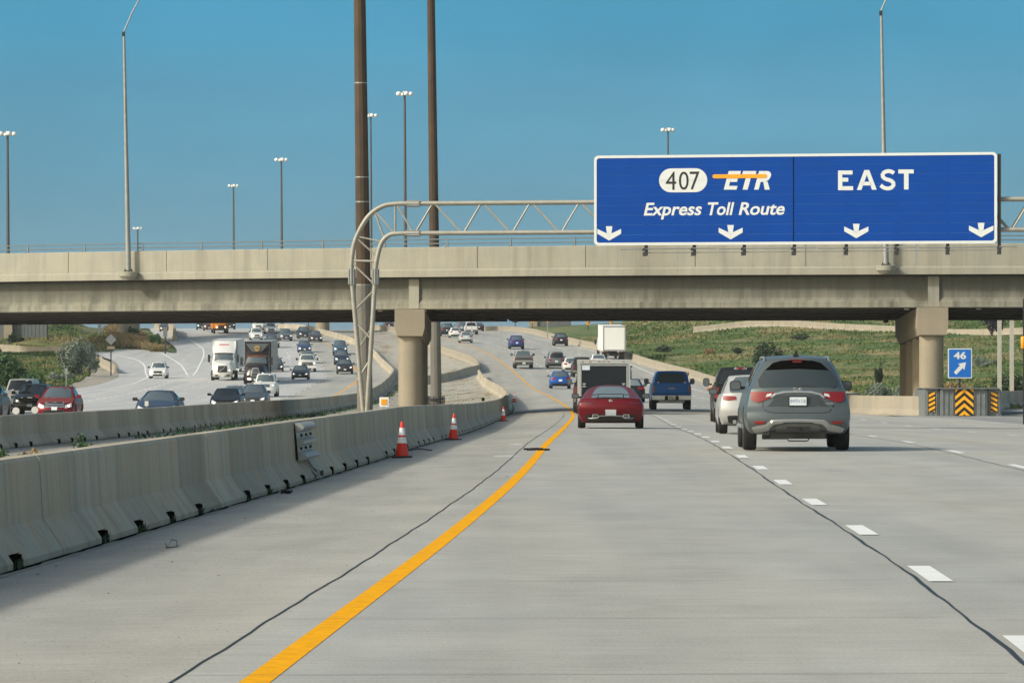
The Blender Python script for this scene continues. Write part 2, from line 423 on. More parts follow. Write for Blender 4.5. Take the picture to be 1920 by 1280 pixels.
# ---- ground
xs = np.unique(np.concatenate([np.arange(-60, 70, 2.0), np.arange(-140, -60, 5.0), np.arange(70, 180, 6.0), np.array([-6000, -2500, -1000, -500, -320, -240, -180, 240, 320, 500, 1000, 2500, 6000.])]))
ys = np.concatenate([YS, [2500, 3500, 5500, 9000.]])
Xg, Yg = np.meshgrid(xs, ys); Zg = ground(Xg, Yg)
inside = (Xg > np.where(Yg < 575, LINE_A(np.clip(Yg, 60, 590)) - 9, LINE_C(Yg) - 12)) & (Xg < XRB(Yg) + 3)
Zg = Zg - np.where(inside, .30, 0.0)
Zg = np.where((Yg < 330) & (Xg > np.where(Yg < 193, 15, B4X(Yg) - .5)) & (Xg < 22 + (Yg + 70) * .2), Zg - .35, Zg)
i, j = np.meshgrid(np.arange(len(ys) - 1), np.arange(len(xs) - 1), indexing='ij'); a = i * len(xs) + j
o = mk_np('ground', np.stack([Xg, Yg, Zg], -1).reshape(-1, 3), np.stack([a, a + 1, a + len(xs) + 1, a + len(xs)], -1).reshape(-1, 4), M_GROUND, None, True)
o['kind'] = 'structure'
# ---- pavements
strip('road', lambda y: RY(y) - .36, lambda y: RY(y) + RBO(y) + .4, M_ROAD, 0.0, nx=14)
strip('shoulder', lambda y: XB1(y) - .2, lambda y: RY(y) - .36, M_SHOULDER, 0.0, nx=4)
strip('opposite_road', lambda y: np.where(y < 575, LINE_A(np.clip(y, 60, 590)) - 3.2, LINE_C(y) - 3.6), lambda y: XB2(y) + .3, M_ROADL, 0.0, ya=40, yb=562, nx=14)
strip('opposite_road', lambda y: LINE_C(y) - 3.6, lambda y: XB2(y) + .3, M_ROADL, 0.0, ya=562, yb=2200, nx=12)
strip('opposite_road', lambda y: YL(y) - 3.9, lambda y: XB2(y) + .2, M_ROAD, .003, ya=40, yb=1200, nx=4)
strip('median_ground', lambda y: XB2(y) - .1, lambda y: XB1(y) + .1, M_GRAVEL, .0, nx=8)
strip('gravel_shoulder', lambda y: LINE_A(np.clip(y, 60, 590)) - 3.0 - 3.2 * sm((y - 330) / 110) * sm((545 - y) / 60), lambda y: LINE_A(np.clip(y, 60, 590)) - 3.1, plain((.30, .275, .235), .95, grain=.2, gs=.8), .006, ya=150, yb=545, nx=4, fz=ground)
strip('exit_ramp_road', lambda y: np.where(y < 193, 17.0, B4X(y)), lambda y: 17 + (y + 70) * .20 + 6, M_RAMP, -.004, ya=60, yb=300, nx=6)
def ribbon(name, pts, w, mat, dz, parent=None, kind='structure', fz=None):
    pts = [Vector((p[0], p[1], 0)) for p in pts]; vs_ = []; fs = []
    for i, p in enumerate(pts):
        d = (pts[min(i + 1, len(pts) - 1)] - pts[max(i - 1, 0)]).normalized(); n = Vector((d.y, -d.x, 0))
        ww = w(p.y) if callable(w) else w
        for s in (-.5, .5):
            q = p + n * ww * s; vs_.append((q.x, q.y, float((fz or base)(q.x, q.y)) + dz))
    fs = [(2 * i, 2 * i + 1, 2 * i + 3, 2 * i + 2) for i in range(len(pts) - 1)]
    o = mk(name, vs_, fs, mat, parent, 180)
    if kind: o['kind'] = kind
    return o
def curvepts(fx, ya, yb, step=3.0):
    n = max(2, int((yb - ya) / step) + 1)
    return [(float(fx(y)), float(y)) for y in np.linspace(ya, yb, n)]
# ramp joining the opposite road from the left
rc = []
for y in np.linspace(470, 596, 43):
    xa = float(LINE_A(min(y + 0, 590))) - 3; rc.append((xa, float(LINE_B(y)) + 1.5, y))
vs_ = []; n_ = 8
for xa, xb, y in rc:
    xa = min(xa, xb - 9)
    for k in range(n_ + 1):
        x = xa + (xb - xa) * k / n_; vs_.append((x, y, float(base(x, y)) + .006))
o = mk('ramp_road', vs_, [(i * (n_ + 1) + k, i * (n_ + 1) + k + 1, (i + 1) * (n_ + 1) + k + 1, (i + 1) * (n_ + 1) + k) for i in range(len(rc) - 1) for k in range(n_)], M_ROADL, None, 180)
o['kind'] = 'structure'
# ---- painted lines
EOF_ = pchip([(0, 26), (100, 20), (147, 16.1), (175, 13.6), (190, 12.7), (215, 12.5), (260, 13.6), (320, 14.5), (2000, 14.6)])
def EDGE(y): return RY(y) + EOF_(y)
ribbon('yellow_edge_line', curvepts(RY, -10, 900, 2.0), .146, M_YELLOW, .0025)
ribbon('white_edge_line', curvepts(EDGE, 60, 900, 2.0), .15, M_WHITEP, .005)
ribbon('yellow_edge_line', curvepts(YL, 90, 900), .16, M_YELLOW, .008)
ribbon('white_edge_line', curvepts(LINE_C, 470, 900), .20, M_WHITEP, .010)
ribbon('white_edge_line', curvepts(LINE_A, 320, 572), .20, M_WHITEP, .010)
ribbon('white_edge_line', curvepts(LINE_B, 470, 580), .20, M_WHITEP, .012)
JO = pchip([(-60, 3.74), (22, 3.74), (57, 3.42), (90, 3.36), (140, 3.36), (250, 3.55), (2200, 3.6)])
def jag(y, s=1.0): return .018 * s * (math.sin(y * 1.7) + math.sin(y * .61 + 1) + .7 * math.sin(y * 3.9 + 2))
ribbon('sealed_joint', [(float(RY(y) + JO(y)) + jag(y, .32), float(y)) for y in np.arange(12, 190, .5)], lambda y: .026 + .008 * math.sin(y * .9), M_SEAL, .002)
ribbon('sealed_joint', [(float(RY(y)) - .40 + jag(y, .3), float(y)) for y in np.arange(12, 200, .5)], lambda y: .014, M_SEAL, .004)
ribbon('sealed_joint', [(float(RY(y)) + 7.35 + jag(y, .5), float(y)) for y in np.arange(30, 150, .7)], .018, M_SEAL, .004)
def dashes(fx, ya, yb, per, ln, w, first=None, nm='lane_dash'):
    y = ya
    tri = MB()
    while y < yb:
        q = [(float(fx(t)), t) for t in np.linspace(y, y + ln, 4)]
        for a, b_ in zip(q[:-1], q[1:]):
            d = (Vector(b_) - Vector(a)).normalized(); n = Vector((d.y, -d.x)) * w / 2
            c = [Vector(a) - n, Vector(a) + n, Vector(b_) + n, Vector(b_) - n]
            tri.add([(p.x, p.y, float(base(p.x, p.y)) + .006) for p in c], [(0, 1, 2, 3)])
        y += per
    o = tri.build(nm, M_WHITEP); o['kind'] = 'structure'; return o
dashes(lambda y: RY(y) + JO(y) + .15, 21.3, 700, 8.45, 2.35, .17)
dashes(lambda y: RY(y) + 7.55, 40, 700, 12.0, 3.0, .13)
dashes(lambda y: RY(y) + 11.3, 44, 700, 12.0, 3.0, .13)
for k in (3.7, 7.4, 11.1, 14.8):
    dashes(lambda y: YL(y) - k, 140, 760, 12.0, 3.0, .13)
dashes(lambda y: YL(y) - 18.6, 250, 466, 6.0, 3.0, .22)
# faint transverse joints of the slabs and long black rubber seals where they were repaired
tj = MB()
yq = 16.0
while yq < 175:
    for x0, x1 in ((-.4, 3.6), (3.75, 7.3), (7.4, 15)):
        sk = .045 + random.uniform(-.01, .01)
        dy = random.uniform(-.12, .12)
        a = float(RY(yq)) + x0; b_ = float(RY(yq)) + x1
        nseg = 5
        for k in range(nseg):
            xa = a + (b_ - a) * k / nseg; xb = a + (b_ - a) * (k + 1) / nseg
            ya_ = yq + dy + sk * (xa - a); yb_ = yq + dy + sk * (xb - a)
            w = .006
            tj.add([(xa, ya_ - w, float(base(xa, ya_)) + .004), (xb, yb_ - w, float(base(xb, yb_)) + .004), (xb, yb_ + w, float(base(xb, yb_)) + .004), (xa, ya_ + w, float(base(xa, ya_)) + .004)], [(0, 1, 2, 3)])
    yq += 4.6
o = tj.build('slab_joint', plain((.17, .165, .15), .9, grain=.2)); o['kind'] = 'structure'

for u_, v_, wx, wy in ((948, 855, .45, 1.3), (968, 833, .30, 1.6), (1430, 843, .5, .5)):
    p = on_road(u_, v_); q4 = [(p.x + a * wx, p.y + b_ * wy) for a, b_ in ((-.5, -.3), (-.1, -.5), (.5, -.35), (.42, .3), (.05, .5), (-.4, .4))]
    o = mk('road_smear', [(a, b_, float(base(a, b_)) + .0035) for a, b_ in q4], [tuple(range(6))], plain((.50, .51, .50), .8, grain=.25, gs=5) if u_ < 1400 else plain((.14, .14, .14), .8, grain=.3)); o['kind'] = 'structure'  # pale paint smears, and one dark patch beneath the grey SUV
# ================================================================== BARRIERS
NOTCH_Y = [34.2 + 2.49 * k for k in range(-10, 260)]
def barrier(root, path, seclen, h, mat, notch=True, joint_phase=0.0, wb=.30, wt=.10, part='barrier_section', brk=.34, marks=False, gfn=None):
    """path: list of (x, y) along the centre line; each cast section is a part"""
    P = [Vector((a, b_)) for a, b_ in path]
    L = [0.0]
    for a, b_ in zip(P[:-1], P[1:]): L.append(L[-1] + (b_ - a).length)
    def at(s):
        s = min(max(s, 0), L[-1]); i = max(0, min(len(L) - 2, int(np.searchsorted(L, s)) - 1))
        t = (s - L[i]) / (L[i + 1] - L[i]); p = P[i].lerp(P[i + 1], t)
        d = (P[min(i + 1, len(P) - 1)] - P[max(i - 0, 0)]).normalized() if i + 1 < len(P) else (P[-1] - P[-2]).normalized()
        return p, Vector((d.y, -d.x))
    s = joint_phase
    if s > 0: s -= seclen
    while s < L[-1] - .5:
        a = max(s, 0) + .02; b_ = min(s + seclen, L[-1]) - .02; s += seclen
        if b_ - a < .6: continue
        st = list(np.arange(a, b_, 2.0)) + [b_]
        nt = []
        if notch:
            k = math.floor(a / 2.49)
            while k * 2.49 < b_:
                c0 = k * 2.49 + 1.0; k += 1
                if c0 - .3 > a + .1 and c0 + .3 < b_ - .1: nt.append(c0)
        for c0 in (nt if marks else []):
            p, nn = at(c0)
            MB().box((p.x, p.y, float(ground(p.x, p.y)) + .05), (.565, .53, .135), rz=-math.atan2(-nn.y, nn.x) if False else math.atan2(nn.y, nn.x)).build('notch_shade', M_VOID, root)  # black block fills the drain notch, painting in the shade of the hole
        for c0 in nt: st += [c0 - .27, c0 - .265, c0 + .265, c0 + .27]
        st = sorted(st); vs_ = []; n = 0
        for q in st:
            p, nn = at(q)
            cut = any(abs(q - c0) < .268 for c0 in nt)
            z0 = float((gfn or ground)(p.x, p.y)) - .02
            hb = .14 if cut else 0.0
            prof = [(.16 if cut else wb, hb), (wb if not cut else wb - .041, .09 if not cut else .15), (wb - .17, brk), (wt, h - .03), (wt - .025, h)]
            prof = [(o_, z_) for o_, z_ in prof]
            ring = [(o_, z_) for o_, z_ in prof] + [(-o_, z_) for o_, z_ in reversed(prof)]
            for o_, z_ in ring: vs_.append((p.x + nn.x * o_, p.y + nn.y * o_, z0 + z_))
            n += 1
        R = 10
        fs = [(i * R + k, i * R + (k + 1) % R, (i + 1) * R + (k + 1) % R, (i + 1) * R + k) for i in range(n - 1) for k in range(R)]
        fs += [tuple(range(R))[::-1], tuple(range((n - 1) * R, n * R))]
        mk(part, vs_, fs, mat, root)
    return root
b1 = empty('concrete_barrier', V(XB1(30) - .3, 30, base(XB1(30) - .3, 30)), 'long grey concrete barrier beside the near shoulder with drain notches along its foot', 'barrier')
def unloc(root):     # parts are written in world coordinates: shift them under their root
    for ch in root.children:
        ch.location = ch.location - root.location
def cpts(f, a, b_, st=2.0): return [(float(f(y)), float(y)) for y in np.linspace(a, b_, int((b_ - a) / st) + 1)]
barrier(b1, cpts(lambda y: XB1(y) - .3, 12, 419), 12.4, .86, M_BARRIER, True, 23.3 - 12.4, marks=True)
unloc(b1)
o = ribbon('dark_seam', [(float(XB1(y)) + .015 + .012 * math.sin(y * 2.3) + .01 * math.sin(y * 5.1), y) for y in np.arange(14, 300, .35)], lambda y: .05 + .02 * math.sin(y * 3.1) + .012 * math.sin(y * 7.7), M_VOID, .005)  # black ribbon along the barrier foot, in place of a gap
o = ribbon('dark_seam', [(float(XB2(y)) + .02, y) for y in np.arange(70, 330, .8)], .07, M_VOID, .006)  # same black line along the far median barrier
b1b = empty('concrete_barrier', V(XB1(445) - .3, 445, 1.5), 'tan concrete barrier curving away beyond the gap in the median, behind the brown mast', 'barrier')
barrier(b1b, cpts(lambda y: XB1(y) - .3, 437, 850), 12.4, .92, M_BARRIER_TAN, False); unloc(b1b)
b1c = empty('concrete_barrier', V(-6, 438, 1), 'short grey barrier length cutting back across the median at the gap', 'barrier')
pa = on_road(895, 688); pb = on_road(832, 705)
barrier(b1c, [(XB1(437) - .3, 437), (pa.x - 1.2, 431), ((pa.x + pb.x) / 2, 424), (pb.x - .5, 417), (pb.x - 3, 413)], 6, .9, M_BARRIER, False); unloc(b1c)
b2 = empty('concrete_barrier', V(XB2(110) - .3, 110, base(XB2(110), 110)), 'long grey concrete barrier curving along the far side of the median by the oncoming lanes', 'barrier')
barrier(b2, cpts(lambda y: XB2(y) - .3, 60, 860), 6.2, .86, M_BARRIER, True, marks=True); unloc(b2)
# right-hand barrier, cast in place, flaring out to the crash cushion
b3 = empty('concrete_barrier', V(XRB(420), 420, base(XRB(420), 420)), 'tan concrete barrier along the foot of the grassy slope on the right', 'barrier')
pr = [(18.4, 190.6), (17.4, 191.8), (16.5, 194), (16.0, 198), (16.1, 206), (17.3, 225), (19.0, 246)] + cpts(lambda y: XRB(y) + .3, 262, 900, 3.0)
pr[6] = (float(XRB(246)) + .3, 246.0)
barrier(b3, pr, 12, .88, M_BARRIER_TAN, False, brk=.3); unloc(b3)
b4 = empty('concrete_barrier', V(23.5, 206, -.8), 'grey concrete barrier running off to the right behind the striped crash cushion', 'barrier')
barrier(b4, [(21.6, 193), (24.0, 215), (28.2, 243), (33.5, 270), (39, 300), (47, 330)], 12, .98, M_BARRIER, False, gfn=base); unloc(b4)
# barrier of the ramp road across the slope on the right
b5 = empty('concrete_barrier', V(40, 590, 7), 'tan concrete barrier of a higher ramp crossing the green slope, behind the bridge', 'barrier')
barrier(b5, [(25.5, 600), (32, 598), (44, 590), (60, 575), (72, 562), (90, 540)], 12, .95, M_BARRIER_TAN, False)
for ch in b5.children:
    pass
unloc(b5)
b6 = empty('concrete_barrier', V(-60, 560, 4), 'pale concrete barrier behind the silvery bush beside the joining ramp', 'barrier')
barrier(b6, [(-44.4, 478), (-47.6, 500), (-51.5, 528), (-56, 548), (-62, 560), (-72, 570), (-90, 578)], 8, 1.0, M_BARRIER_TAN, False); unloc(b6)
b7 = empty('concrete_barrier', V(-50, 600, 5), 'low concrete barrier end on the weedy island between ramp and oncoming road', 'barrier')
pe = on_road(328, 640); barrier(b7, [(pe.x, pe.y), (pe.x - 4.5, pe.y + 55), (pe.x - 12, pe.y + 110)], 10, 1.35, M_BARRIER_TAN, False, wb=.45, wt=.2); unloc(b7)

# ================================================================== THE BRIDGE
def YB(x): return 200 - .33 * x + .006 * x * x
def bpt(x, d, z):
    s = -.33 + .012 * x; n = Vector((-s, 1, 0)).normalized()      # pointing away from the lens
    return Vector((x, YB(x), 0)) + n * d + Vector((0, 0, z - .036 * max(d, 0)))
bridge = empty('road_bridge', (0, 200, -.5), 'concrete girder bridge with pale parapet crossing over all the lanes', 'bridge')
def sweep(name, prof, x0, x1, mat, parent, step=3.0, smooth=None):
    xs_ = list(np.arange(x0, x1, step)) + [x1]; vs_ = []; R = len(prof)
    for x in xs_:
        for d, z in prof: vs_.append(bpt(x, d, z))
    fs = [(i * R + k, (i + 1) * R + k, (i + 1) * R + (k + 1) % R, i * R + (k + 1) % R) for i in range(len(xs_) - 1) for k in range(R)]
    fs += [tuple(range(R)), tuple(range((len(xs_) - 1) * R, len(xs_) * R))[::-1]]
    return mk(name, vs_, fs, mat, parent, smooth)
GP = [(0, 4.42), (0, 4.66), (.14, 4.88), (.14, 5.55), (.10, 5.72), (.10, 5.86), (.95, 5.86), (.95, 5.72), (.83, 5.55), (.83, 4.88), (1.05, 4.66), (1.05, 4.42)]
PX = [-34.0, -4.85, 19.35, 46.0]
segs = [(-72, -34.25), (-33.75, -5.1), (-4.6, 19.1), (19.6, 45.8), (46.2, 72)]
for a_, b_ in segs:
    for gi in range(6):
        d0 = .55 + gi * 2.35
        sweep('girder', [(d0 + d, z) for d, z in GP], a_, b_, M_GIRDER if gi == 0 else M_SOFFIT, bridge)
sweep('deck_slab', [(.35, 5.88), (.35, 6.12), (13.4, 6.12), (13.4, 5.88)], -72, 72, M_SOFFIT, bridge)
sweep('deck_edge', [(0, 5.90), (0, 6.20), (.06, 6.29), (.34, 6.29), (.34, 5.90)], -72, 72, M_PARAPET, bridge)
sweep('deck_edge', [(13.42, 5.90), (13.42, 6.29), (13.8, 6.29), (13.8, 5.90)], -72, 72, M_PARAPET, bridge)
x = -71.3
PAN = 5.06
x = -71.0 + ((112 - 960) / F * 206.5 - (-71.0)) % PAN - PAN
while x < 71:
    sweep('parapet_panel', [(.07, 6.295), (.07, 7.27), (.10, 7.31), (.30, 7.31), (.33, 7.27), (.33, 6.295)], x + .014, x + PAN - .014, M_PARAPET, bridge)
    sweep('parapet_panel', [(13.45, 6.295), (13.45, 7.31), (13.72, 7.31), (13.72, 6.295)], x + .014, x + PAN - .014, M_PARAPET, bridge)
    x += PAN
for d, nm in ((.2, 'handrail'),):
    for z in (7.48, 7.68):
        MB().path([bpt(x, d, z) for x in np.arange(-71, 71.5, 3)], .028, 6).build(nm, M_RAIL, bridge)
x = (138 - 960) / F * 205.5 - 3.0 * 16
while x < 71:
    m_ = MB(); p = bpt(x, .2, 7.31); m_.box(p + Vector((0, 0, .015)), (.22, .18, .03)); m_.tube(p, p + Vector((0, 0, .42)), .055, .03, 6)
    m_.build('rail_post', M_RAIL, bridge); x += 3.0
# pilasters closing the girder ends over the piers
for px_ in PX:
    p = bpt(px_, .69, 5.14); MB().box(p, (.52, .30, 1.42), rz=math.atan(-.33 + .012 * px_)).build('girder_end_post', M_PARAPET, bridge)
    mm_ = MB()
    for dx in (-.62, .0 - .0, .62):
        if dx: mm_.tube(bpt(px_ + dx, .62, 4.40), bpt(px_ + dx, .62, 4.60), .018, .018, 5)
    mm_.build('bearing_bolts', M_SEAL, bridge)
def pier(px_):
    root = bridge
    x0 = px_; y0 = YB(px_) + .35
    ang = .007
    def q(dx, dy, z): return Vector((x0 + dx + ang * dy, y0 + dy, z))
    zt = lambda d: 4.38 - .036 * max(d, 0)
    Lc = 12.3
    prof = [(-.02, zt(0), 3.53), (2.0, zt(2), 3.12), (10.2, zt(10.2), 2.8), (Lc, zt(Lc), 3.2)]
    vs_ = []
    def hw(z, zt_): return .69
    # hammer-head cap: upright sides, lower part drawn in
    st = [(0, 0), (.9, 0), (Lc - .9, 0), (Lc, 0)]
    for d in (0, .9, Lc - .9, Lc):
        top = zt(d); low = 3.1 if 0 < d < Lc else 3.5
        low = {0: 3.45, .9: 3.08}.get(d, 2.75 if d == Lc - .9 else 3.1)
        mid = low + .0
        ring = [(-.71, top), (.71, top), (.71, 3.5 - .036 * d), (.60, low - .0 if d else 3.12), (-.60, low if d else 3.12), (-.71, 3.5 - .036 * d)]
        for dx, z in ring: vs_.append(q(dx, d, z))
    R = 6
    fs = [(i * R + k, (i + 1) * R + k, (i + 1) * R + (k + 1) % R, i * R + (k + 1) % R) for i in range(3) for k in range(R)]
    fs += [tuple(range(R)), tuple(range(3 * R, 4 * R))[::-1]]
    cap = mk('pier_cap', vs_, fs, M_PIER, root)
    for k in range(4):
        c0 = q(0, .75 + k * 3.55, 0); z0 = float(ground(c0.x, c0.y)) - .2
        MB().tube((c0.x, c0.y, z0), (c0.x, c0.y, 3.14), .56, .56, 28, False).build('column', M_PIER, root, 40)
for px_ in PX: pier(px_)
unloc(bridge)
for o_ in list(bridge.children): pass
# small lamps fixed under the bridge near the piers
def underlamp(u, v, label):
    y = 198.6; p = ray(u, v, y); 
    y = YB(p.x) + 1.7; p = ray(u, v, y)
    r = empty('bridge_lamp', p, label, 'lamp')
    MB().box((0, 0, -.03), (.22, .2, .10)).build('lamp_housing', plain((.55, .55, .52), .5), r)
    MB().tube((0, 0, .02), (0, .1, max(.05, 4.4 - p.z)), .02).build('bracket', M_SEAL, r)
underlamp(796, 581, 'small pale lamp box under the bridge right of the left pier')
underlamp(1700, 578, 'small white lamp box under the bridge just left of the right pier')
underlamp(1835, 577, 'small white lamp box under the bridge right of the right pier')
underlamp(713, 581, 'small pale lamp box under the bridge left of the left pier')
def camera_pod(u, v, label):
    p = ray(u, v, YB((u - 960) / F * 205) + 8); r = empty('traffic_camera', p, label, 'camera')
    MB().box((0, 0, 0), (.22, .42, .2)).box((0, 0, .14), (.26, .5, .04)).build('camera_housing', M_BLACK, r)
    m_ = MB(); m_.tube((0, 0, .1), (.35, 0, .42), .03); m_.tube((.35, 0, .42), (.7, 0, .42), .03); m_.build('arm', M_BLACK, r)
camera_pod(1661, 601, 'black camera on an arm under the bridge by the right pier cap')

# ---- light poles standing on brackets on the bridge face
def bridge_pole(u_base, v_base, label):
    x0 = (u_base - 960) / F * 200
    for _ in range(5): x0 = (u_base - 960) / F * (YB(x0) - .35)
    c0 = bpt(x0, -.34, 5.98); r = empty('street_lamp', c0, label, 'street lamp', 'lamp posts bracketed to the bridge face')
    m_ = MB(); m_.lathe([(.30, -.05), (.46, .10), (.47, .30), (.44, .32)], 20); m_.build('concrete_bracket', M_PARAPET, r, 40)
    top = Vector((-.22, 0, 12.0))
    m_ = MB(); m_.tube((0, 0, .34), top, .135, .06, 12); m_.build('pole', M_GALV, r, 40)
    m_ = MB(); m_.box((0, 0, .345), (.42, .42, .04)); 
    for a, b_ in ((-.15, -.15), (.15, -.15), (-.15, .15), (.15, .15)): m_.tube((a, b_, .33), (a, b_, .45), .02)
    m_.build('base_flange', M_BLACK, r)
    m_ = MB(); m_.box(top + Vector((-.02, 0, -.12)), (.13, .13, .22)); m_.build('clamp', M_SEAL, r)
    m_ = MB(); m_.path([top, top + Vector((.40, 0, .93)), top + Vector((.75, .1, 1.6)), top + Vector((1.3, .2, 1.9))], .035, 8); m_.build('arm', M_GALV, r, 60)
    m_ = MB(); m_.box(top + Vector((1.6, .22, 1.9)), (.75, .3, .14)); m_.build('lamp_head', M_GALV, r)
    return r
bridge_pole(247, 502, 'galvanised street lamp on the bridge face, left part of the picture')
bridge_pole(1663, 490, 'galvanised street lamp rising from the bridge behind the big blue sign')

# ================================================================== HIGH-MAST POLES
M_MAST = concrete_wall('weathering_steel', (.075, .056, .040), (.098, .068, .048), (.045, .036, .03), 1.5, .5)
M_LOWPOLE = concrete_wall('worn_grey_steel', (.16, .155, .14), (.18, .17, .15), (.10, .095, .085), 1.5, .5)
M_MASTD = plain((.075, .08, .085), .6, .3)
M_LAMPW = plain((.82, .84, .86), .3, grain=0)
def mast(x, y, ht, r0, r1, label, mat, lean=-.013, n=12, flange=True, ring=None, group=None, seams=(), grey=0, foot=0):
    z0 = float(ground(x, y)) + foot; r = empty('high_mast_pole', (x, y, z0), label, 'lighting mast', group)
    if grey:
        rg = r0 + (r1 - r0) * grey / ht
        MB().tube((0, 0, 0), (lean * grey, 0, grey), r0, rg, n).build('lower_pole', M_LOWPOLE, r, 25)
        MB().tube((lean * grey, 0, grey), (lean * ht, 0, ht), rg, r1, n).build('pole', mat, r, 25)
    else: MB().tube((0, 0, 0), (lean * ht, 0, ht), r0, r1, n).build('pole', mat, r, 25)
    for s in seams:
        rr_ = r0 + (r1 - r0) * s / ht + .006
        MB().tube((lean * s, 0, s), (lean * s, 0, s + .05), rr_, rr_, n).build('joint_ring', M_GALV, r, 25)
    if foot:
        MB().lathe([(r0 * 2.6, -.8 - foot), (r0 * 2.6, 0)], 20).build('footing', M_PIER, r, 40)
    if flange:
        m_ = MB(); m_.lathe([(r0 * 1.55, .0), (r0 * 1.55, .06)], 16); m_.lathe([(r0 * 1.5, .34), (r0 * 1.5, .42)], 16)
        for k in range(10):
            t = k * math.pi / 5; m_.tube((r0 * 1.38 * math.cos(t), r0 * 1.38 * math.sin(t), .02), (r0 * 1.38 * math.cos(t), r0 * 1.38 * math.sin(t), .55), .035, .035, 6)
        m_.build('base_flange', M_SEAL, r)
    if ring:
        R = ring
        top = Vector((lean * ht, 0, ht))
        m_ = MB(); m_.lathe([(.22, -.15), (.35, 0), (.30, .22), (.1, .3)], 10, c=top)
        for k in range(4):
            t = k * math.pi / 2 + .3; m_.tube(top + Vector((0, 0, .05)), top + Vector((R * math.cos(t), R * math.sin(t), .0)), .05, .05, 6)
        m_.build('ring_frame', M_GALV, r)
        for k in range(4):
            t = k * math.pi / 2 + .3; c0 = top + Vector((R * math.cos(t), R * math.sin(t), -.12))
            MB().lathe([(.12, .28), (.34, .12), (.40, -.12), (.33, -.30), (.1, -.36)], 10, c=c0).build('lamp_head', M_LAMPW, r, 60)
    return r
mast((684 - 960) / F * 190, 190.5, 34, .365, .20, 'thick brown steel mast in front of the bridge, behind the gantry leg', M_MAST, seams=(6.2, 9.9, 11.0, 15.2), grey=6.2)
mast((818 - 960) / F * 254, 254, 34, .34, .20, 'brown steel mast behind the bridge, right of the left pier', M_MAST, grey=9, foot=.42)
def far_mast(u, vtop, Y, vb, rad, label):
    x = (u - 960) / F * Y; z0 = float(ground(x, Y)); zt = H + (HV - vtop) / F * Y
    mast(x, Y, zt - z0, rad, rad * .55, label, M_MASTD, lean=-.005, n=8, flange=False, ring=.95, group='slender far lighting masts with rings of white lamps')
far_mast(16, 249, 612, 640, .30, 'dark lighting mast at the far left edge of the picture')
far_mast(439, 347, 1000, 620, .34, 'thin lighting mast with white lamps, second smallest, above the left bridge half')
far_mast(529, 298, 800, 620, .30, 'tall thin lighting mast with white lamps between the shorter mast and the brown masts')
far_mast(761, 174, 640, 630, .30, 'tallest far lighting mast, between the two brown steel masts')
far_mast(697, 215, 760, 620, .26, 'far lighting mast half hidden behind the nearer brown mast')
far_mast(1254, 242, 760, 620, .26, 'far lighting mast rising above the top edge of the blue sign')
far_mast(259, 427, 1150, 625, .38, 'shortest far lighting mast just right of the left street lamp')
# two distant lamps whose dark heads show just below the bridge
for (u, v, Y, lb) in ((966, 606, 930, 'dark lamp head on a thin pole seen under the bridge over the right carriageway'), (578, 604, 800, 'dark lamp head on a thin pole seen under the bridge over the oncoming lanes')):
    x = (u - 960) / F * Y; z0 = float(ground(x, Y)); zt = H + (HV - v + 4) / F * Y
    r = empty('small_lamp_post', (x, Y, z0), lb, 'lamp post')
    MB().tube((0, 0, 0), (0, 0, max(.6, zt - z0)), .12, .08, 6).build('pole', M_MASTD, r)
    MB().lathe([(.3, -.3), (1.1, .1), (.4, .4)], 8, c=(0, 0, max(.6, zt - z0))).build('lamp_head', M_BLACK, r)

# ================================================================== THE SIGN GANTRY
def YGt(x): return 129.96 - .185 * x
GD = Vector((1, -.185, 0)).normalized(); GN = Vector((0, 1, 0))
def gp(x, z, d=0.0): return Vector((x, YGt(x), z)) + GN * d
gz = float(ground(-4.5, 131))
gantry = empty('sign_gantry', (-4.5, 131, gz), 'grey tubular steel truss gantry spanning the road and holding the blue sign', 'sign gantry')
def arc(pts, n=6):
    out = []
    for i in range(len(pts) - 1):
        p0 = Vector(pts[max(i - 1, 0)]); p1 = Vector(pts[i]); p2 = Vector(pts[i + 1]); p3 = Vector(pts[min(i + 2, len(pts) - 1)])
        for k in range(n):
            t = k / n
            out.append(.5 * ((2 * p1) + (-p0 + p2) * t + (2 * p0 - 5 * p1 + 4 * p2 - p3) * t * t + (-p0 + 3 * p1 - 3 * p2 + p3) * t ** 3))
    out.append(Vector(pts[-1])); return out
XR = 25.5
outer = [(-4.52, gz), (-4.56, .13), (-4.92, 4.3), (-4.93, 4.75), (-4.82, 5.45), (-4.45, 6.15), (-4.0, 6.5), (-3.55, 6.585), (-3.0, 6.59)]
inner = [(-4.46, gz), (-4.46, .13), (-4.20, 4.25), (-4.17, 4.75), (-4.02, 5.35), (-3.78, 5.62), (-3.5, 5.675), (-3.0, 5.68)]
for d, rr_ in ((0, .066), (.42, .066)):
    for nm, pl in (('outer_chord', outer), ('inner_chord', inner)):
        pts = [pl[0], pl[1], pl[2]]
        c2 = arc(pl[2:], 5)
        P3 = [gp(a, b_, d) for a, b_ in [pl[0], pl[1]]] + [gp(p.x, p.y, d) for p in c2] + [gp(XR - 2, pl[-1][1], d)]
        # mirrored right-hand leg, outside the picture
        P3 += [gp(XR - 1.6, pl[-1][1], d), gp(XR - (.1 if nm == 'outer_chord' else .8), pl[-1][1] - 1.2, d), gp(XR - (.0 if nm == 'outer_chord' else .7), 4.2, d), gp(XR - .4, gz - .4, d)]
        MB().path(P3, rr_, 10).build(nm, M_GANTRY, gantry, 60)
def brace(a, b_, r=.028):
    for d in (0, .42):
        MB().tube(gp(a[0], a[1], d), gp(b_[0], b_[1], d), r, r, 6, False).build('brace', M_GANTRY, gantry, 60)
xs_top = [-1.55 + 1.545 * k for k in range(-1, 17)]
k0 = 0
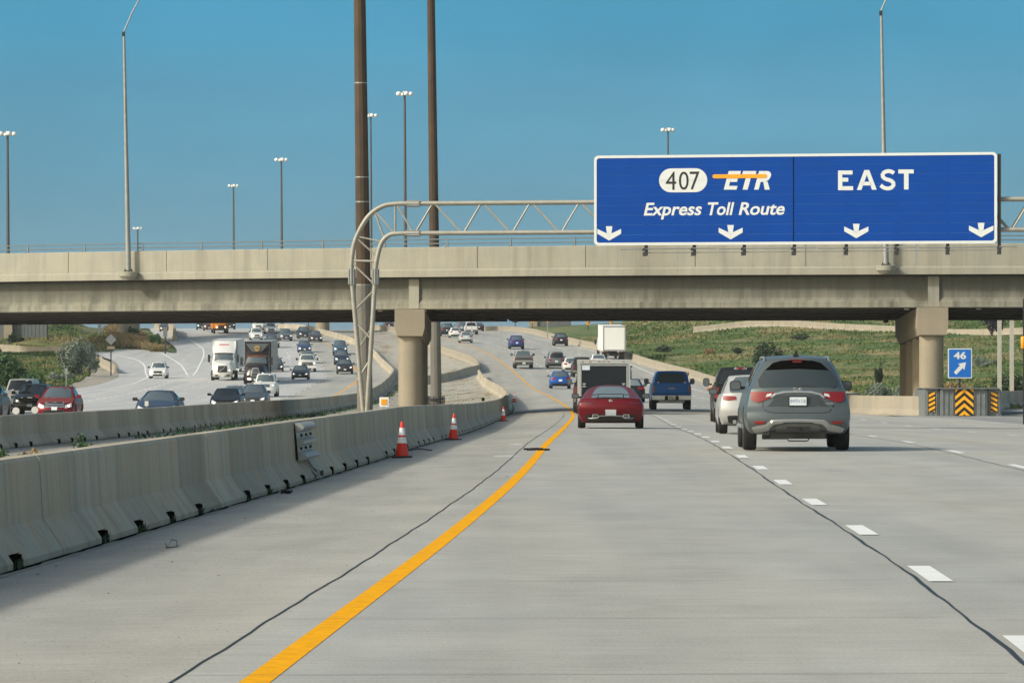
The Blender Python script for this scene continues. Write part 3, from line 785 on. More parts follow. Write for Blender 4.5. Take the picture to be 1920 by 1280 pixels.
top_n = [(-.0 + (813 - 960) / F * 130.4 + 1.49 * k) for k in range(0, 18)]
bot_n = [((778 - 960) / F * 130.4 + 1.49 * k) for k in range(0, 18)]
for k in range(17):
    if top_n[k] < XR - 2.5:
        brace((bot_n[k], 5.68), (top_n[k] - .04, 6.57)); brace((top_n[k] + .04, 6.57), (bot_n[k + 1] - .06, 5.68))
brace((-3.58, 6.55), (-3.58, 5.7)); brace((-3.52, 6.55), (bot_n[0] - .06, 5.7))
brace((-4.22, 6.35), (-3.9, 5.5)); brace((-4.18, 6.35), (-3.62, 5.7))
brace((-4.78, 5.6), (-3.98, 5.42), .02); brace((-4.78, 5.55), (-4.12, 4.95)); brace((-4.9, 4.85), (-4.2, 4.83)); brace((-4.88, 4.75), (-4.2, 4.1))
brace((-4.85, 3.3), (-4.22, 3.95)); brace((-4.82, 3.0), (-4.24, 2.35)); brace((-4.8, 2.0), (-4.24, 2.9), .015); brace((-4.74, 1.2), (-4.3, 1.9)); brace((-4.7, .9), (-4.42, .5), .015)
for (x_, z_, ax) in ((-3.02, 6.59, 0), (-3.02, 5.68, 0), (-4.92, 4.38, 1), (-4.19, 4.38, 1)):
    for d in (0, .42):
        m_ = MB()
        if ax == 0:
            m_.tube(gp(x_ - .2, z_, d), gp(x_ + .2, z_, d), .10, .10, 10)
            for s in (-.07, .07): m_.tube(gp(x_ - .21, z_ + s, d - .09), gp(x_ + .21, z_ + s, d - .09), .015, .015, 5)
        else:
            m_.tube(gp(x_, z_ - .25, d), gp(x_, z_ + .2, d), .11, .11, 10)
            for s in (-.07, 0, .07): m_.tube(gp(x_ + s, z_ - .27, d - .11), gp(x_ + s, z_ + .22, d - .11), .014, .014, 5)
        m_.build('splice_collar', M_GALV, gantry, 60)
for a, b_ in ((-3.0, 6.59), (-3.0, 5.68)):
    pass
m_ = MB(); m_.box(gp(-4.5, gz + .12, .375), (1.0, 1.5, .5)); m_.build('footing', M_BARRIER, gantry)
unloc(gantry)

# ---- the big blue sign (local x along the sign, z up)
SX0, SX1, SZ0, SZ1 = 2.51, 14.42, 5.28, 7.955
SW = (gp(SX1, 0, 0) - gp(SX0, 0, 0)).length; SHh = SZ1 - SZ0
sign = empty('overhead_sign', gp(SX0, SZ0, -.30), 'wide blue overhead sign reading 407 ETR Express Toll Route EAST with four down arrows', 'road sign')
sign.rotation_euler = (0, 0, math.atan2(GD.y, GD.x))
M_BLUE = plain((.0005, .052, .30), .7, grain=.05, gs=1.5, spec=.15)
M_SIGNW = plain((.62, .66, .68), .45, grain=.03)
M_SBLACK = plain((.01, .012, .015), .5, grain=0)
M_ORANGE = plain((.80, .33, .012), .5, grain=.04)
# blue boards: thin horizontal planks, two bays
BH = SHh / 9
for bay in (0, 1):
    xa, xb = (.0, SW * .4985) if bay == 0 else (SW * .5, SW)
    for k in range(9):
        MB().box(((xa + xb) / 2, 0, BH * (k + .5)), (xb - xa - .012, .05, BH - .004)).build('sign_panel', M_BLUE, sign)
m_ = MB()
cr = .10; t = .055
def rrect(x0, x1, z0, z1, r, n=6):
    out = []
    for cx, cz, a0 in ((x1 - r, z1 - r, 0), (x0 + r, z1 - r, 90), (x0 + r, z0 + r, 180), (x1 - r, z0 + r, 270)):
        for k in range(n + 1):
            a = math.radians(a0 + 90 * k / n); out.append((cx + r * math.cos(a), cz + r * math.sin(a)))
    return out
o1 = rrect(-.02, SW + .02, -.02, SHh + .02, .13); o2 = rrect(.06, SW - .06, .06, SHh - .06, .08)
n_ = len(o1)
m_.add([(x, -.040, z) for x, z in o1] + [(x, -.040, z) for x, z in o2] + [(x, .03, z) for x, z in o1] + [(x, -.026, z) for x, z in o2],
       [(i, (i + 1) % n_, n_ + (i + 1) % n_, n_ + i) for i in range(n_)] + [(i, 2 * n_ + i, 2 * n_ + (i + 1) % n_, (i + 1) % n_) for i in range(n_)] + [(n_ + i, n_ + (i + 1) % n_, 3 * n_ + (i + 1) % n_, 3 * n_ + i) for i in range(n_)])
m_.build('white_border', M_SIGNW, sign)
def sxz(u, v):
    t = (u - 1115) / 751
    return t * SW, (460 - 5 * t - v) / (166.5 + 2 * t) * SHh
def flat(name, polys, mat, parent, y0=-.032, y1=-.02):
    m_ = MB()
    for p in polys: m_.prism(p, y0, y1)
    return m_.build(name, mat, parent)
def uvpoly(pts): return [sxz(u, v) for u, v in pts]
for (u, v) in ((1142.5, 452), (1372, 449.5), (1607, 447), (1838, 445)):
    # arrow: stem plus chevron
    flat('down_arrow', [uvpoly([(u - 6.3, v - 27), (u + 6.0, v - 27), (u + 4, v - 11.5), (u - 4, v - 11.5)]),
                        uvpoly([(u - 22.5, v - 22), (u - 22.5, v - 13), (u - .1, v), (u - .1, v - 11.5)]),
                        uvpoly([(u + 22.5, v - 22), (u + .1, v - 11.5), (u + .1, v), (u + 22.5, v - 13)])], M_SIGNW, sign)
pz = rrect(*(sxz(1237, 0)[0], sxz(1328, 0)[0]), sxz(1282, 361)[1], sxz(1282, 316)[1], (sxz(0, 316)[1] - sxz(0, 361)[1]) / 2 - .002, 10)
flat('number_shield', [pz], M_SIGNW, sign)
def shear(pts, u0, v0, s): return [(u + (v0 - v) * s, v) for u, v in pts]
def bar(u0, v0, u1, v1): return [(u0, v0), (u1, v0), (u1, v1), (u0, v1)]
# ETR lettering drawn from bars, slanted
def etr(poly): return uvpoly(shear(poly, 0, 356, .27))
flat('lettering', [etr(bar(1359, 321, 1367, 356)), etr(bar(1367.1, 321, 1382, 328.5)), etr(bar(1367.1, 335, 1380, 341.5)), etr(bar(1367.1, 349, 1383, 356))], M_SIGNW, sign)
flat('lettering', [etr(bar(1386, 321, 1411, 328.5)), etr(bar(1394.5, 328.6, 1404, 356))], M_SIGNW, sign)
flat('lettering', [etr(bar(1416, 321, 1424.5, 356)), etr([(1424.6, 321), (1433, 321), (1438, 323.5), (1440.5, 328), (1440.5, 333), (1438, 338), (1434, 340.5), (1431, 341.5), (1424.6, 341.5)]),
                   etr([(1431, 341.6), (1437, 340.6), (1445.5, 356), (1436, 356), (1429.5, 341.6)])], M_SIGNW, sign)
st = rrect(sxz(1338, 0)[0], sxz(1440, 0)[0], sxz(1388, 334.5)[1], sxz(1388, 327)[1], .055, 4)
flat('orange_bar', [st], M_ORANGE, sign, -.042, -.0325)
# EAST from bars
def E_(p): return uvpoly(p)
S_ = []
import itertools
def stroke(pts, w):
    """polyline in photograph pixels -> quads of width w"""
    out = []
    for a, b_ in zip(pts[:-1], pts[1:]):
        a = Vector(a); b_ = Vector(b_); d = (b_ - a).normalized(); n = Vector((-d.y, d.x)) * w / 2; e = d * .35
        out.append(uvpoly([tuple(a - n - e), tuple(b_ - n + e), tuple(b_ + n + e), tuple(a + n - e)]))
    return out
flat('lettering', [E_(bar(1573, 320, 1581, 357)), E_(bar(1581.1, 320, 1600, 327.5)), E_(bar(1581.1, 333.5, 1592, 341)), E_(bar(1581.1, 349.5, 1601, 357))], M_SIGNW, sign)
flat('lettering', [E_([(1608, 356.5), (1622, 319), (1626.5, 319), (1626.5, 328), (1616.5, 356.5)]), E_([(1626.6, 319), (1631, 319), (1645, 356), (1636, 356), (1626.6, 328)]), E_([(1619.5, 341), (1633.5, 341), (1635.8, 348), (1617.2, 348)])], M_SIGNW, sign)
sc = [(1676.5, 325), (1672.5, 322), (1667, 321), (1661, 322), (1656.5, 325.5), (1655.5, 330), (1658, 334), (1663, 336.5), (1669, 338), (1674.5, 341), (1676.5, 345.5), (1674.5, 350.5), (1669.5, 353.3), (1664, 353.8), (1657.5, 352), (1652.5, 348)]
m_ = MB()
for i_, q in enumerate(stroke(sc, 7.2)): m_.prism(q, -.032 - .0002 * i_, -.02)
m_.build('lettering', M_SIGNW, sign)
flat('lettering', [E_(bar(1685, 318, 1713.5, 325.5)), E_(bar(1695.5, 325.6, 1704, 355.5))], M_SIGNW, sign)
def text_mesh(body, name, mat, parent, loc, w, h, shear_=0.0, off=0.0, rot=(math.pi / 2, 0, 0), depth=.006, space=1.0):
    cu = bpy.data.curves.new('t', 'FONT'); cu.body = body; cu.size = 1.0; cu.shear = shear_; cu.offset = off; cu.extrude = 0.0; cu.space_character = space
    cu.resolution_u = 4
    tmp = bpy.data.objects.new('t', cu); C.objects.link(tmp)
    dg = bpy.context.evaluated_depsgraph_get(); dg.update()
    me = bpy.data.meshes.new_from_object(tmp.evaluated_get(dg))
    bpy.data.objects.remove(tmp); bpy.data.curves.remove(cu)
    co = np.array([v.co[:] for v in me.vertices]); mn = co.min(0); mxx = co.max(0)
    for v in me.vertices:
        v.co.x = (v.co.x - mn[0]) / (mxx[0] - mn[0]) * w; v.co.y = (v.co.y - mn[1]) / (mxx[1] - mn[1]) * h
    me.materials.clear()
    o = mesh_obj(name, me, mat, parent, loc); o.rotation_euler = rot
    return o
a = sxz(1249, 357); b_ = sxz(1315, 323)
for ch_, u0, u1 in (('4', 1249.5, 1269.5), ('0', 1274.5, 1293), ('7', 1295, 1313.5)):
    a = sxz(u0, 356.5); b_ = sxz(u1, 322)
    text_mesh(ch_, 'lettering', M_SBLACK, sign, (a[0], -.036, a[1]), b_[0] - a[0], b_[1] - a[1], off=.0)
for wd, u0, u1, v0, v1 in (('Express', 1208, 1318, 412.5, 380), ('Toll', 1329, 1379, 404.5, 379.5), ('Route', 1387, 1473.5, 404, 379)):
    a = sxz(u0, v0); b_ = sxz(u1, v1)
    text_mesh(wd, 'lettering', M_SIGNW, sign, (a[0], -.034, a[1]), b_[0] - a[0], b_[1] - a[1], shear_=.22, off=.022)
# vertical hangers and the lighting rail under the sign
for u in (1212, 1303, 1397, 1491, 1588, 1682, 1776, 1871):
    a = sxz(u, 458); m_ = MB()
    m_.box((a[0], .05, SHh / 2 - .18), (.10, .04, SHh + .30)); m_.box((a[0], -.2, -.14), (.05, .5, .05)); m_.box((a[0] + .03, -.42, -.17), (.14, .10, .07)); m_.box((a[0] + .03, -.42, -.30), (.12, .08, .12))
    m_.build('hanger', M_SEAL, sign)
xr = sxz(1167, 0)[0]
while xr < SW + .8:
    e = min(xr + 3.0, SW + .85)
    MB().tube((xr, -.42, -.15), (e - .08, -.42, -.13), .022, .022, 6).build('lighting_rail', M_GALV, sign); xr += 3.0
MB().tube((sxz(1212, 0)[0], -.36, -.26), (SW + .1, -.36, -.23), .014, .014, 6).build('conduit', M_GALV, sign)

# ================================================================== small blue exit sign and crash cushion
def YX(): return 202.0
z0 = float(base(20, 191.5)); p = ray(1799.5, 709, 191.5)
es = empty('exit_sign', (p.x, 191.5, z0), 'small blue sign with white 46 and arrow on a post behind the crash cushion', 'road sign')
M_BLUE2 = plain((.004, .13, .52), .4, grain=.02)
sw_, sh_ = 1.08, 1.34; zb_ = p.z - z0
MB().box((0, 0, zb_ / 2 + .4), (.09, .07, zb_ + .8)).build('post', M_SEAL, es)
flat('sign_board', [rrect(-sw_ / 2, sw_ / 2, zb_, zb_ + sh_, .04)], M_SIGNW, es, -.08, -.045)
flat('blue_face', [rrect(-sw_ / 2 + .045, sw_ / 2 - .045, zb_ + .045, zb_ + sh_ - .045, .03)], M_BLUE2, es, -.088, -.0805)
text_mesh('46', 'lettering', M_SIGNW, es, (-.28, -.093, zb_ + .86), .56, .33, off=.03)
ar = [(-.22, .17), (-.09, .27)]
def rot45(pts, cx, cz, a=-.0):
    return pts
arrow = [(-.27, .28), (-.17, .16), (.12, .46), (.20, .38), (.27, .72), (-.08, .65), (.0, .58)]
flat('arrow', [[(x, zb_ + z) for x, z in arrow]], M_SIGNW, es, -.094, -.0885)
cu_ = empty('crash_cushion', (19.85, 187.5, float(base(19.85, 187.5))), 'grey crash cushion with yellow and black chevron boards in front of the right pier', 'crash cushion')
M_CUSH = plain((.17, .19, .195), .5, .1, grain=.15, gs=3)
nb = 0
for xx, ww in ((-1.37, .62), (-.70, .66), (0, .66), (.70, .66), (1.37, .62)):
    m_ = MB(); yb_ = 0 if abs(xx) < 1.2 else .25
    pf = [(-ww / 2, 0), (ww / 2, 0), (ww / 2, 1.12), (ww / 2 - .08, 1.2), (-ww / 2 + .08, 1.2), (-ww / 2, 1.12)]
    m_.prism([(xx + a, b_) for a, b_ in pf], yb_, yb_ + 4.5)
    for k in range(3): m_.box((xx - ww / 3 + k * ww / 3, yb_ - .02, .6), (.05, .04, 1.05))
    m_.box((xx, yb_ + 2, 1.215), (ww + .04, 4.4, .03))
    m_.build('cushion_module', M_CUSH, cu_)
def chevboard(cx, w, h, zb, yy, slant=None):
    MB().box((cx, yy, zb + h / 2), (w, .03, h)).build('warning_board', M_BLACK, cu_)
    m_ = MB(); n = 5 if slant is None else 5
    bw = h / 7.2
    k = -3
    polys = []
    if slant is None:
        for k in range(-1, 5):
            z = zb + k * 2 * bw + .1 * bw
            for s in (-1, 1):
                poly = [(cx, z + 2.3 * bw), (cx, z + 3.3 * bw), (cx + s * w / 2, z + 1.15 * bw), (cx + s * w / 2, z + .15 * bw)]
                polys.append(poly)
    else:
        for k in range(-1, 6):
            z = zb + k * 1.75 * bw
            polys.append([(cx - w / 2, z + (bw * 1.2 if slant < 0 else 0)), (cx + w / 2, z + (bw * 1.2 if slant > 0 else 0)), (cx + w / 2, z + bw + (bw * 1.2 if slant > 0 else 0)), (cx - w / 2, z + bw + (bw * 1.2 if slant < 0 else 0))])
    out = []
    for p_ in polys:
        # clip to the board
        q = p_
        for sgn, lim in ((1, zb), (-1, zb + h)):
            nq = []
            for i in range(len(q)):
                a = q[i]; b_ = q[(i + 1) % len(q)]; ia = sgn * (a[1] - lim) >= 0; ib = sgn * (b_[1] - lim) >= 0
                if ia: nq.append(a)
                if ia != ib:
                    t = (lim - a[1]) / (b_[1] - a[1]); nq.append((a[0] + (b_[0] - a[0]) * t, lim))
            q = nq
            if not q: break
        if len(q) >= 3: out.append(q)
    flat('yellow_stripes', out, plain((.85, .40, .01), .5, grain=.03), cu_, yy - .022, yy - .016)
chevboard(0.02, .80, 1.16, .03, -.06)
chevboard(-1.38, .28, .86, .2, .20, 1)
chevboard(1.36, .28, .86, .2, .20, -1)

# other signs and posts
def post_sign(name, u, v0, v1, Y, label, build):
    x = (u - 960) / F * Y; z0 = float(ground(x, Y)); r = empty(name, (x, Y, z0), label, 'road sign')
    zt = H + (HV - v0) / F * Y - z0; zb = H + (HV - v1) / F * Y - z0
    build(r, zt, zb); return r
def diamond_back(r, zt, zb):
    s = (zt - zb) / 2; c0 = (zt + zb) / 2
    MB().prism([(0, c0 - s), (s, c0), (0, c0 + s), (-s, c0)], -.02, .02).build('diamond_plate', plain((.18, .20, .22), .5, .3), r)
    MB().box((0, .05, (c0 + s) / 2), (.13, .08, c0 + s)).build('post', M_SEAL, r)
    MB().box((0, 0, zb - s * .45), (s * 1.35, .04, s * .5)).build('tab_plate', plain((.22, .17, .13), .6), r)
post_sign('warning_sign', 208, 626, 647, 468, 'grey back of a diamond sign with a small brown tab on a dark post', diamond_back)
def yellow_diamond(r, zt, zb):
    s = (zt - zb) / 2; c0 = (zt + zb) / 2
    MB().prism([(0, c0 - s), (s, c0), (0, c0 + s), (-s, c0)], -.03, .0).build('diamond_plate', M_ORANGE, r)
    MB().box((0, .05, c0 / 2 + .2), (.16, .08, c0 + .4)).build('post', M_GALV, r)
post_sign('warning_sign', 1026.5, 588, 605, 640, 'orange diamond sign on a pale post seen just under the bridge', yellow_diamond)
def yellow_square(r, zt, zb):
    MB().box((0, 0, (zt + zb) / 2), ((zt - zb) * .55, .05, zt - zb)).build('sign_plate', M_ORANGE, r)
    MB().box((0, .06, zt / 2), (.14, .06, zt)).build('post', M_SEAL, r)
    MB().prism([(-.15, zb + .25), (.2, (zt + zb) / 2), (-.15, zt - .25), (.0, zt - .2), (.38, (zt + zb) / 2), (.0, zb + .2)], -.05, -.026).build('chevron', M_SBLACK, r)
post_sign('curve_chevron_sign', 998, 594, 605, 760, 'yellow sign plate and dark post at the left end of the far grey abutment', yellow_square)
post_sign('curve_chevron_sign', 1103, 598, 609, 700, 'yellow chevron sign beside the sky gap left of the green slope', yellow_square)
post_sign('curve_chevron_sign', 1146.5, 600, 611, 690, 'yellow chevron sign on the slope above the white truck', yellow_square)
def grey_post(r, zt, zb):
    MB().box((0, 0, zt / 2), (.22, .1, zt)).build('post', M_SEAL, r)
    MB().box((0, -.07, zt - .7), (.55, .04, 1.3)).build('sign_plate', plain((.16, .17, .18), .5, .3), r)
post_sign('small_sign', 310, 612, 650, 560, 'narrow dark sign post at the tip of the weedy island', grey_post)
post_sign('small_sign', 187, 608, 630, 650, 'dark narrow sign post standing against the sky at the far left', grey_post)
post_sign('small_sign', 124, 690, 720, 330, 'thin pale marker post in the grass left of the oncoming road', lambda r, zt, zb: (MB().box((0, 0, zt / 2), (.06, .05, zt)).build('post', M_GALV, r), MB().box((0, -.04, zt - .2), (.22, .03, .4)).build('sign_plate', M_GALV, r)))
# pale posts with a cross bar on the right
ps = empty('sign_support', V(28.6, 250, ground(28.6, 250)), 'two pale upright posts with a cross bar beside the exit on the right', 'sign support')
for u, vt in ((1874, 594), (1897, 599)):
    a = ray(u, vt, 252); g = float(ground(a.x, 252)) - .3
    MB().box((a.x, 252, (a.z + g) / 2), (.23, .2, a.z - g)).build('post', plain((.42, .41, .36), .6, grain=.1), ps)
a = ray(1868, 594, 252); b_ = ray(1990, 594, 252)
MB().box(((a.x + b_.x) / 2, 252, a.z - .04), (b_.x - a.x, .2, .14)).build('cross_bar', M_GALV, ps)
a = ray(1985, 594, 252); g = float(ground(a.x, 252)) - .3
MB().box((a.x, 252, (a.z + g) / 2), (.23, .2, a.z - g)).build('post', plain((.42, .41, .36), .6, grain=.1), ps)
unloc(ps)
# dark post with an orange marker at the right edge
a = ray(1920.5, 560, 150); g = float(base(a.x, 150)); r = empty('marker_post', (a.x, 150, g), 'dark post with an orange marker at the right edge of the picture', 'marker post')
MB().box((0, 0, (a.z - g) / 2 + .0), (.09, .08, a.z - g)).build('post', M_SEAL, r)
zc_ = H + (HV - 642) / F * 150 - g
MB().lathe([(.04, -.22), (.075, -.19), (.075, .19), (.04, .22)], 10, c=(-.05, -.03, zc_)).build('marker', M_ORANGE, r, 60)
# ================================================================== VEHICLES
M_GLASS = plain((.075, .10, .115), .04, coat=.6, grain=0, spec=.9)  # base colour lightened to paint in the reflected sky
M_GLASSD = plain((.012, .015, .018), .05, grain=0, spec=.6)
M_TYRE = plain((.014, .014, .015), .85, grain=.15)
M_RIM = plain((.34, .35, .36), .35, .8, grain=0)
M_RIMD = plain((.03, .03, .033), .4, .5, grain=0)
M_CHROME = plain((.72, .73, .74), .18, .9, grain=0)
M_SATIN = plain((.36, .37, .37), .4, .6, grain=0)
M_TRIM = plain((.018, .019, .02), .55, grain=.1)
M_RED = plain((.20, .004, .006), .2, coat=.5, grain=0)
M_REDLIT = plain((.6, .02, .01), .3, emit=(1, .10, .03), es=1.3, grain=0)
M_HEADLIT = plain((.8, .78, .7), .2, emit=(1.0, .84, .58), es=2.6, grain=0)
M_HEADOFF = plain((.55, .58, .60), .12, coat=.6, grain=0)
M_PLATE = plain((.60, .66, .72), .5, grain=.05)
M_PLATEINK = plain((.05, .12, .30), .5, grain=0)
def paint(c, rough=.28, metal=.25): return plain(c, max(rough, .36), metal, coat=.12, grain=.03, spec=.4)
def it(tab, x):
    return lin(tab, x) if isinstance(tab, (list, tuple)) else float(tab)
class Shell:
    def __init__(s, W, yr, yf, zt, zb=.2, wp=None, arches=(), pr=.10, pf=.14, br=.10, bf=.16, bowr=.10, bowf=.16, crown=.02, yoff=0.0, wl=None):
        s.__dict__.update(W=W, yr=yr, yf=yf, zt=zt, zb=zb, wp=wp or [(0, .94), (.35, 1), (.7, .985), (1, .94)], arches=arches, pr=pr, pf=pf, br=br, bf=bf, bowr=bowr, bowf=bowf, crown=crown, yoff=yoff, wl=wl)
    def pt(s, a, b, c):
        y = it(s.yr, c) * (1 - b) + it(s.yf, c) * b
        y += s.bowr * abs(a) ** 3 * max(0, 1 - b * 4) ** 2 - s.bowf * abs(a) ** 3 * max(0, (b - .75) * 4) ** 2
        zb = it(s.zb, y)
        z0 = zb
        for (ya, r, zc) in s.arches:
            d = abs(y - ya)
            if d < r: zb = max(zb, zc + math.sqrt(r * r - d * d))
        zt = it(s.zt, y)
        zb = min(zb, zt - .08)
        z = zb + (zt - zb) * c
        f = it(s.wp, (z - z0) / max(zt - z0, .05))
        pl = 1 - s.pr * max(0, 1 - b / s.br) ** 2 - s.pf * max(0, 1 - (1 - b) / s.bf) ** 2
        if s.wl: pl *= it(s.wl, y)
        x = a * s.W / 2 * f * pl
        z += s.crown * (1 - a * a) * c ** 6
        return Vector((x, y + s.yoff, z))
    def S(s, face, p, q):
        if face == 'rear': return s.pt(p, 0, q)
        if face == 'front': return s.pt(p, 1, q)
        if face == 'left': return s.pt(-1, p, q)
        if face == 'right': return s.pt(1, p, q)
        if face == 'top': return s.pt(p, q, 1)
    def N(s, face, p, q):
        e = .004
        lo, hi = (-1, 1) if face in ('rear', 'front', 'top') else (0, 1)
        p1, p0 = min(p + e, hi), max(p - e, lo); q1, q0 = min(q + e, 1), max(q - e, 0)
        n = (s.S(face, p1, q) - s.S(face, p0, q)).cross(s.S(face, p, q1) - s.S(face, p, q0))
        if n.length < 1e-9: n = Vector((0, 0, 1))
        n.normalize()
        ref = {'rear': Vector((0, -1, 0)), 'front': Vector((0, 1, 0)), 'left': Vector((-1, 0, 0)), 'right': Vector((1, 0, 0)), 'top': Vector((0, 0, 1))}[face]
        return n if n.dot(ref) >= 0 else -n
    def build(s, name, mat, parent, nb=36, nc=8, na=10, bev=0.0):
        bs = [t for t in np.linspace(0, 1, nb + 1)]
        bs = sorted(set(bs + [.004, .012, .988, .996]))
        cs = np.linspace(0, 1, nc + 1); as_ = np.linspace(-1, 1, na + 1)
        bm = bmesh.new(); cache = {}
        def vt(a, b, c):
            k = (round(a, 4), round(b, 4), round(c, 4))
            if k not in cache: cache[k] = bm.verts.new(s.pt(a, b, c))
            return cache[k]
        def grid(fn, us, ws):
            for i in range(len(us) - 1):
                for j in range(len(ws) - 1):
                    q = [fn(us[i], ws[j]), fn(us[i + 1], ws[j]), fn(us[i + 1], ws[j + 1]), fn(us[i], ws[j + 1])]
                    if len(set(q)) == 4:
                        try: bm.faces.new(q)
                        except ValueError: pass
        grid(lambda a, c: vt(a, 0, c), as_, cs); grid(lambda a, c: vt(a, 1, c), as_, cs)
        grid(lambda b, c: vt(-1, b, c), bs, cs); grid(lambda b, c: vt(1, b, c), bs, cs)
        grid(lambda a, b: vt(a, b, 1), as_, bs); grid(lambda a, b: vt(a, b, 0), as_, bs)
        bmesh.ops.recalc_face_normals(bm, faces=bm.faces)
        me = bpy.data.meshes.new(name); bm.to_mesh(me); bm.free()
        me.polygons.foreach_set('use_smooth', [True] * len(me.polygons)); me.set_sharp_from_angle(angle=math.radians(48))
        o = mesh_obj(name, me, mat, parent)
        if bev:
            m = o.modifiers.new('bevel', 'BEVEL'); m.width = bev; m.segments = 3; m.limit_method = 'ANGLE'; m.angle_limit = math.radians(55); m.harden_normals = False
        return o
def panel(sh, face, pts, off, name, mat, parent, rings=4, seg=4, deep=.02):
    """a plate that follows the shell's surface; pts in the face's own p, q"""
    bp = []
    n = len(pts)
    for i in range(n):
        a = pts[i]; b = pts[(i + 1) % n]
        for k in range(seg): bp.append((a[0] + (b[0] - a[0]) * k / seg, a[1] + (b[1] - a[1]) * k / seg))
    cx = sum(p[0] for p in bp) / len(bp); cy = sum(p[1] for p in bp) / len(bp)
    vs_ = []; fs = []; m = len(bp)
    def P(p, q, o): return sh.S(face, p, q) + sh.N(face, p, q) * o
    vs_.append(P(cx, cy, off))
    for r in range(1, rings + 1):
        t = r / rings
        for p, q in bp: vs_.append(P(cx + (p - cx) * t, cy + (q - cy) * t, off))
    for p, q in bp: vs_.append(P(p, q, -deep))
    for k in range(m): fs.append((0, 1 + k, 1 + (k + 1) % m))
    for r in range(rings):
        for k in range(m): fs.append((1 + r * m + k, 1 + (r + 1) * m + k, 1 + (r + 1) * m + (k + 1) % m, 1 + r * m + (k + 1) % m))
    return mk(name, vs_, fs, mat, parent, 35)
def band(sh, face, top, bot, off, name, mat, parent, n=6, deep=.02):
    """a strip between two polylines of equal length"""
    def rs(pl):
        out = []
        for a, b in zip(pl[:-1], pl[1:]):
            for k in range(n): out.append((a[0] + (b[0] - a[0]) * k / n, a[1] + (b[1] - a[1]) * k / n))
        return out + [pl[-1]]
    T, B = rs(top), rs(bot); vs_ = []; m = len(T)
    P = lambda p, q, o: sh.S(face, p, q) + sh.N(face, p, q) * o
    for row, o in ((T, -deep), (T, off * .6), ([((a[0] + b[0]) / 2, (a[1] + b[1]) / 2) for a, b in zip(T, B)], off), (B, off * .6), (B, -deep)):
        for p, q in row: vs_.append(P(p, q, o))
    fs = [(r * m + k, r * m + k + 1, (r + 1) * m + k + 1, (r + 1) * m + k) for r in range(4) for k in range(m - 1)]
    fs += [tuple(r * m for r in range(5)), tuple(r * m + m - 1 for r in range(4, -1, -1))]
    return mk(name, vs_, fs, mat, parent, 50)
def rr(p0, p1, q0, q1, r=.25, taper=0.0, rp=None):
    """rounded rectangle in p, q; taper narrows the top"""
    rp = rp if rp is not None else r
    out = []; w = p1 - p0; h = q1 - q0
    for cx, cy, a0 in ((p1 - rp * w / 2, q1 - r * h / 2, 0), (p0 + rp * w / 2, q1 - r * h / 2, 90), (p0 + rp * w / 2, q0 + r * h / 2, 180), (p1 - rp * w / 2, q0 + r * h / 2, 270)):
        for k in range(4):
            a = math.radians(a0 + 30 * k)
            x = cx + rp * w / 2 * math.cos(a); y = cy + r * h / 2 * math.sin(a)
            m = (p0 + p1) / 2; t = (y - q0) / h
            out.append((m + (x - m) * (1 - taper * t), y))
    return out
def mir(pts): return [(-p, q) for p, q in pts]
_wc = {}
def wheel(x, y, r, w, parent, rimmat=None, hollow=.62):
    key = (r, w, x > 0)
    if key not in _wc:
        m_ = MB(); s = 1 if x > 0 else -1
        m_.lathe([(r * hollow, -w / 2), (r * .93, -w / 2), (r * .985, -w / 2 + .02), (r, -w / 4), (r, w / 4), (r * .985, w / 2 - .02), (r * .93, w / 2), (r * hollow, w / 2)], 24, 'X')
        me = m_.build('wheel', M_TYRE, None, 40); tm = me.data; bpy.data.objects.remove(me)
        m_ = MB(); e = s * (w / 2 - .03)
        m_.lathe([(.02, e + s * .02), (r * .16, e + s * .02), (r * .2, e)], 10, 'X')
        for k in range(5):
            t = 2 * math.pi * k / 5; m_.tube((e, 0, 0), (e, r * .62 * math.cos(t), r * .62 * math.sin(t)), r * .10, r * .07, 5)
        m_.lathe([(r * .60, e - s * .05), (r * .64, e + s * .02), (r * .66, e + s * .01), (r * .60, e - s * .06)], 20, 'X')
        m_.lathe([(r * .02, e - s * .06), (r * .60, e - s * .07)], 14, 'X')
        me2 = m_.build('rim', rimmat or M_RIM, None, 40); rm = me2.data; bpy.data.objects.remove(me2)
        _wc[key] = (tm, rm)
    tm, rm = _wc[key]
    o = mesh_obj('wheel', tm, None, parent, (x, y, r)); mesh_obj('rim', rm, None, o)
    return o
def mirror_part(x, y, z, w, h, mat, parent, face=-1, glass=True):
    """a door mirror: face = -1 glass looks back"""
    m_ = MB(); o1 = rrect(-w / 2, w / 2, -h / 2, h / 2, h * .3, 3); n = len(o1)
    vs_ = [(px, .06 * face, pz) for px, pz in o1] + [(px * .98, .0, pz * .98) for px, pz in o1] + [(px * .7, -.10 * face, pz * .7) for px, pz in o1]
    m_.add(vs_, [(i, (i + 1) % n, n + (i + 1) % n, n + i) for i in range(n)] + [(n + i, n + (i + 1) % n, 2 * n + (i + 1) % n, 2 * n + i) for i in range(n)] + [tuple(range(n)), tuple(range(2 * n, 3 * n))])
    s = 1 if x > 0 else -1
    m_.box((-s * w * .6, 0, -h * .25), (w * .5, .05, .06))
    o = m_.build('mirror', mat, parent, 40, (x, y, z))
    if glass and face < 0:
        o2 = rrect(-w / 2 + .02, w / 2 - .02, -h / 2 + .02, h / 2 - .02, h * .22, 3)
        mk('mirror_glass', [(px, -.064, pz) for px, pz in o2], [tuple(range(len(o2)))], plain((.10, .12, .14), .08, grain=0), o)
    return o
LOWER = {}
